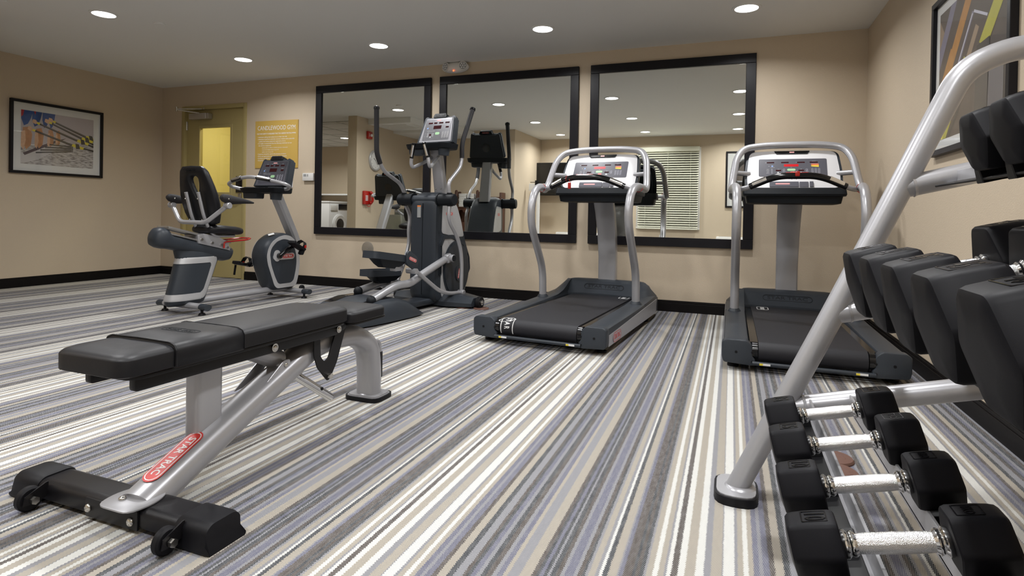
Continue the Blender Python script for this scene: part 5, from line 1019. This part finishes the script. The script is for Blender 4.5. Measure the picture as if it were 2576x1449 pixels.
for s in (-1, 1): b = BM(); loft(b, [[Vector((s*.18+dx, y, z+.0)) for dx in (-.045, .045)]+[Vector((s*.18+dx, y, z-.004)) for dx in (.045, -.045)] for y, z in ((-1.04, .157), (-.88, .188), (-.72, .188), (-.64, .167))]); obj('roller_track', b, 'black_gloss', sh_)
# swing-arm pivots and arms
b = BM(); cyl(b, (-.148, .0, 1.015), (.148, .0, 1.015), .042, seg=24); obj('pivot_shaft', b, 'charcoal_plastic', t)
for s in (-1, 1):
    b = BM(); cyl(b, (s*.155, 0, 1.015), (s*.325, 0, 1.015), .056, seg=28, bev=.008); cyl(b, (s*.145, 0, 1.015), (s*.158, 0, 1.015), .062, seg=28); cyl(b, (s*.27, -.004, 1.062), (s*.27, -.004, 1.080), .026, seg=18); cyl(b, (s*.27, .004, .955), (s*.27, .004, .970), .028, seg=18); obj('arm_pivot', b, 'charcoal_dark', t)
up_r = [(.27, -.006, 1.06), (.27, -.03, 1.17), (.27, .165, 1.33), (.27, .190, 1.42), (.27, .186, 1.56), (.275, .265, 1.73), (.28, .350, 1.915)]
up_l = [(-.27, .010, 1.06), (-.27, -.055, 1.165), (-.27, -.290, 1.265), (-.27, -.350, 1.335), (-.27, -.400, 1.43), (-.27, -.410, 1.84)]
for s, U, L_ in ((1, up_r, [(.27, .0, .965), (.27, -.015, .87), (.27, .010, .80), (.27, .125, .68), (.27, .195, .545), (.27, .215, .42), (.27, .218, .13)]), (-1, up_l, [(-.27, .02, .965), (-.27, .10, .86), (-.27, .075, .72), (-.27, .09, .60), (-.27, .02, .40), (-.27, -.10, .20)])):
    b = BM(); tube(b, U, .0175, bend=.07, seg=16); ua = obj('swing_arm', b, 'silver_paint', t, angle=60)
    b = BM(); g = U[-3:] if s < 0 else U[3:]; st = Vector(U[-3]).lerp(Vector(U[-2]), .0) if s < 0 else Vector(U[3]); tube(b, [st]+[Vector(q) for q in g[1:]], .0225, bend=.07, seg=16); obj('foam_grip', b, 'black_foam', ua)
    b = BM(); q = Vector(U[-1]); dd = (q-Vector(U[-2])).normalized(); cyl(b, q-dd*.012, q+dd*.008, .028, .026, seg=18); ball(b, q+dd*.008, .020, (1, 1, .5)); obj('grip_cap', b, 'black_plastic', ua)
    b = BM(); tube(b, L_, .0185, bend=.09, seg=16); la = obj('lower_arm', b, 'silver_paint', t, angle=60)
    e = Vector(L_[-1]); b = BM(); cyl(b, e-Vector((.035, 0, 0)), e+Vector((.035, 0, 0)), .027, seg=20, bev=.005); obj('arm_joint', b, 'silver_paint', la)
# pedal linkages
links = {1: dict(rail=[(.175, .10, .46), (.18, -.29, .335), (.18, -.44, .272), (.18, -.64, .275), (.18, -.93, .182)], link=[(.262, .20, .130), (.25, .05, .135), (.24, -.10, .175), (.23, -.24, .265), (.215, -.40, .372)], ped=(-.70, .520, -8, .125), crank=(.10, .462)),
         -1: dict(rail=[(-.175, .30, .20), (-.18, -.02, .200), (-.18, -.18, .205), (-.18, -.38, .255), (-.18, -.70, .205)], link=[(-.262, -.10, .20), (-.25, -.2, .19), (-.24, -.33, .20), (-.215, -.42, .265)], ped=(-.45, .350, -3, -.14), crank=(.34, .20))}
for s in (1, -1):
    d = links[s]; b = BM(); tube(b, d['rail'], .034, bend=.08, seg=20); rl = obj('pedal_rail', b, 'silver_paint', t, angle=60)
    e = Vector(d['rail'][-1]); b = BM(); ball(b, e, .040); cyl(b, e+Vector((0, .0, -.02)), e+Vector((0, .005, -.045)), .02, seg=14); obj('rail_cap', b, 'charcoal_dark', rl)
    c0 = Vector((s*.19, *d['crank'])); b = BM(); box(b, c0+Vector((0, 0, 0)), (.055, .075, .085), .016, rot=Matrix.Rotation(math.radians(18), 3, 'X'), seg=3); cyl(b, c0+Vector((s*.02, .02, .0)), c0+Vector((s*.055, .02, .0)), .036, seg=24, bev=.004); obj('crank_joint', b, 'silver_paint', rl)
    b = BM(); cyl(b, c0+Vector((s*.055, .02, 0)), c0+Vector((s*.058, .02, 0)), .030, seg=24); obj('joint_cap', b, 'charcoal_dark', rl)
    b = BM(); tube(b, d['link'], .0185, bend=.10, seg=16); obj('link_arm', b, 'silver_paint', t, angle=60)
    yy, zz, tl, px = d['ped']; Mx = Matrix.Translation((px, yy, zz)) @ Matrix.Rotation(math.radians(tl), 4, 'X')
    b = BM(); t2 = BM(); fp_ = round_poly([(-.080, -.215), (.080, -.215), (.085, 0), (.075, .20), (-.075, .20), (-.085, 0)], .04)
    ringslab(t2, fp_, [(x*.88, y*.95) for x, y in fp_], Matrix.Identity(4), -.03, .028); slab(t2, [(x*.9, y*.96) for x, y in fp_], Matrix.Identity(4), -.03, -.010)
    merge(b, t2, 0, Mx); pd = obj('foot_pedal', b, 'charcoal_plastic', t, angle=50)
    b = BM(); t2 = BM(); loft(t2, [[Vector((x*k, y*k-.0, z)) for x, y in round_poly([(-.07, -.17), (.07, -.17), (.065, .20), (-.065, .20)], .03)] for z, k in ((-.095, .45), (-.07, .70), (-.03, .97))]); merge(b, t2, 0, Mx @ T_(0, .02, 0)); obj('pedal_bracket', b, 'charcoal_dark', pd)
    b = BM(); t2 = BM(); prism(t2, round_poly([(.16, -.05), (.30, -.10), (.315, -.02), (.29, .03), (.18, .070), (.155, .05)], .02), 'x', s*.085-.012, s*.085+.014, .005); merge(b, t2, 0, Mx); gd = obj('pedal_fender', b, 'charcoal_plastic', pd)
    badge(gd, Mx @ frame((s*(.0995), .232, -.003), (0, s, -.22*s), (0, 0, 1)), .105, .030)
    b = BM(); cyl(b, Mx @ Vector((s*.02, .27, -.10)), Mx @ Vector((s*.125, .27, -.10)), .024, seg=18); obj('pedal_axle', b, 'silver_paint', pd); b = BM(); span(b, (px-.03, yy+.08, zz-.13), (px+.04, yy+.18, zz-.08), .006); obj('pedal_mount', b, 'silver_paint', pd)
# mast, grips, console
b = BM(); loft(b, [[Vector((sx*hw, y+dy, z)) for sx, dy in ((-1, -.024), (-.8, -.036), (.8, -.036), (1, -.024), (1, .024), (.8, .036), (-.8, .036), (-1, .024))] for y, z, hw in ((.245, 1.03, .062), (.232, 1.10, .062), (.155, 1.46, .058), (.13, 1.56, .055))]); ms_ = obj('console_mast', b, 'silver_paint', t)
b = BM()
for x in (-.03, .03): ball(b, (x, .188, 1.13), .006)
obj('mast_screw', b, 'steel', ms_)
for s in (-1, 1):
    b = BM(); tube(b, [(s*.035, .15, 1.45), (s*.05, .08, 1.395), (s*.10, -.085, 1.315), (s*.105, -.11, 1.345), (s*.098, -.112, 1.40), (s*.060, -.125, 1.535)], .0165, bend=.05, seg=14); gr = obj('fixed_grip', b, 'silver_paint', t, angle=60)
    p0, p1 = Vector((s*.098, -.112, 1.40)), Vector((s*.058, -.126, 1.542)); b = BM(); cyl(b, p0, p1, .0185, seg=18, bev=.003); gs = obj('grip_sleeve', b, 'black_gloss', gr)
    b = BM(); off = Vector((0, -.0035, 0)); cyl(b, p0.lerp(p1, .12)+off, p0.lerp(p1, .86)+off, .0165, seg=18); obj('pulse_sensor', b, 'chrome', gr)
cardio_console(t, .055, 1.530, 'elliptical', 'panel_silver')
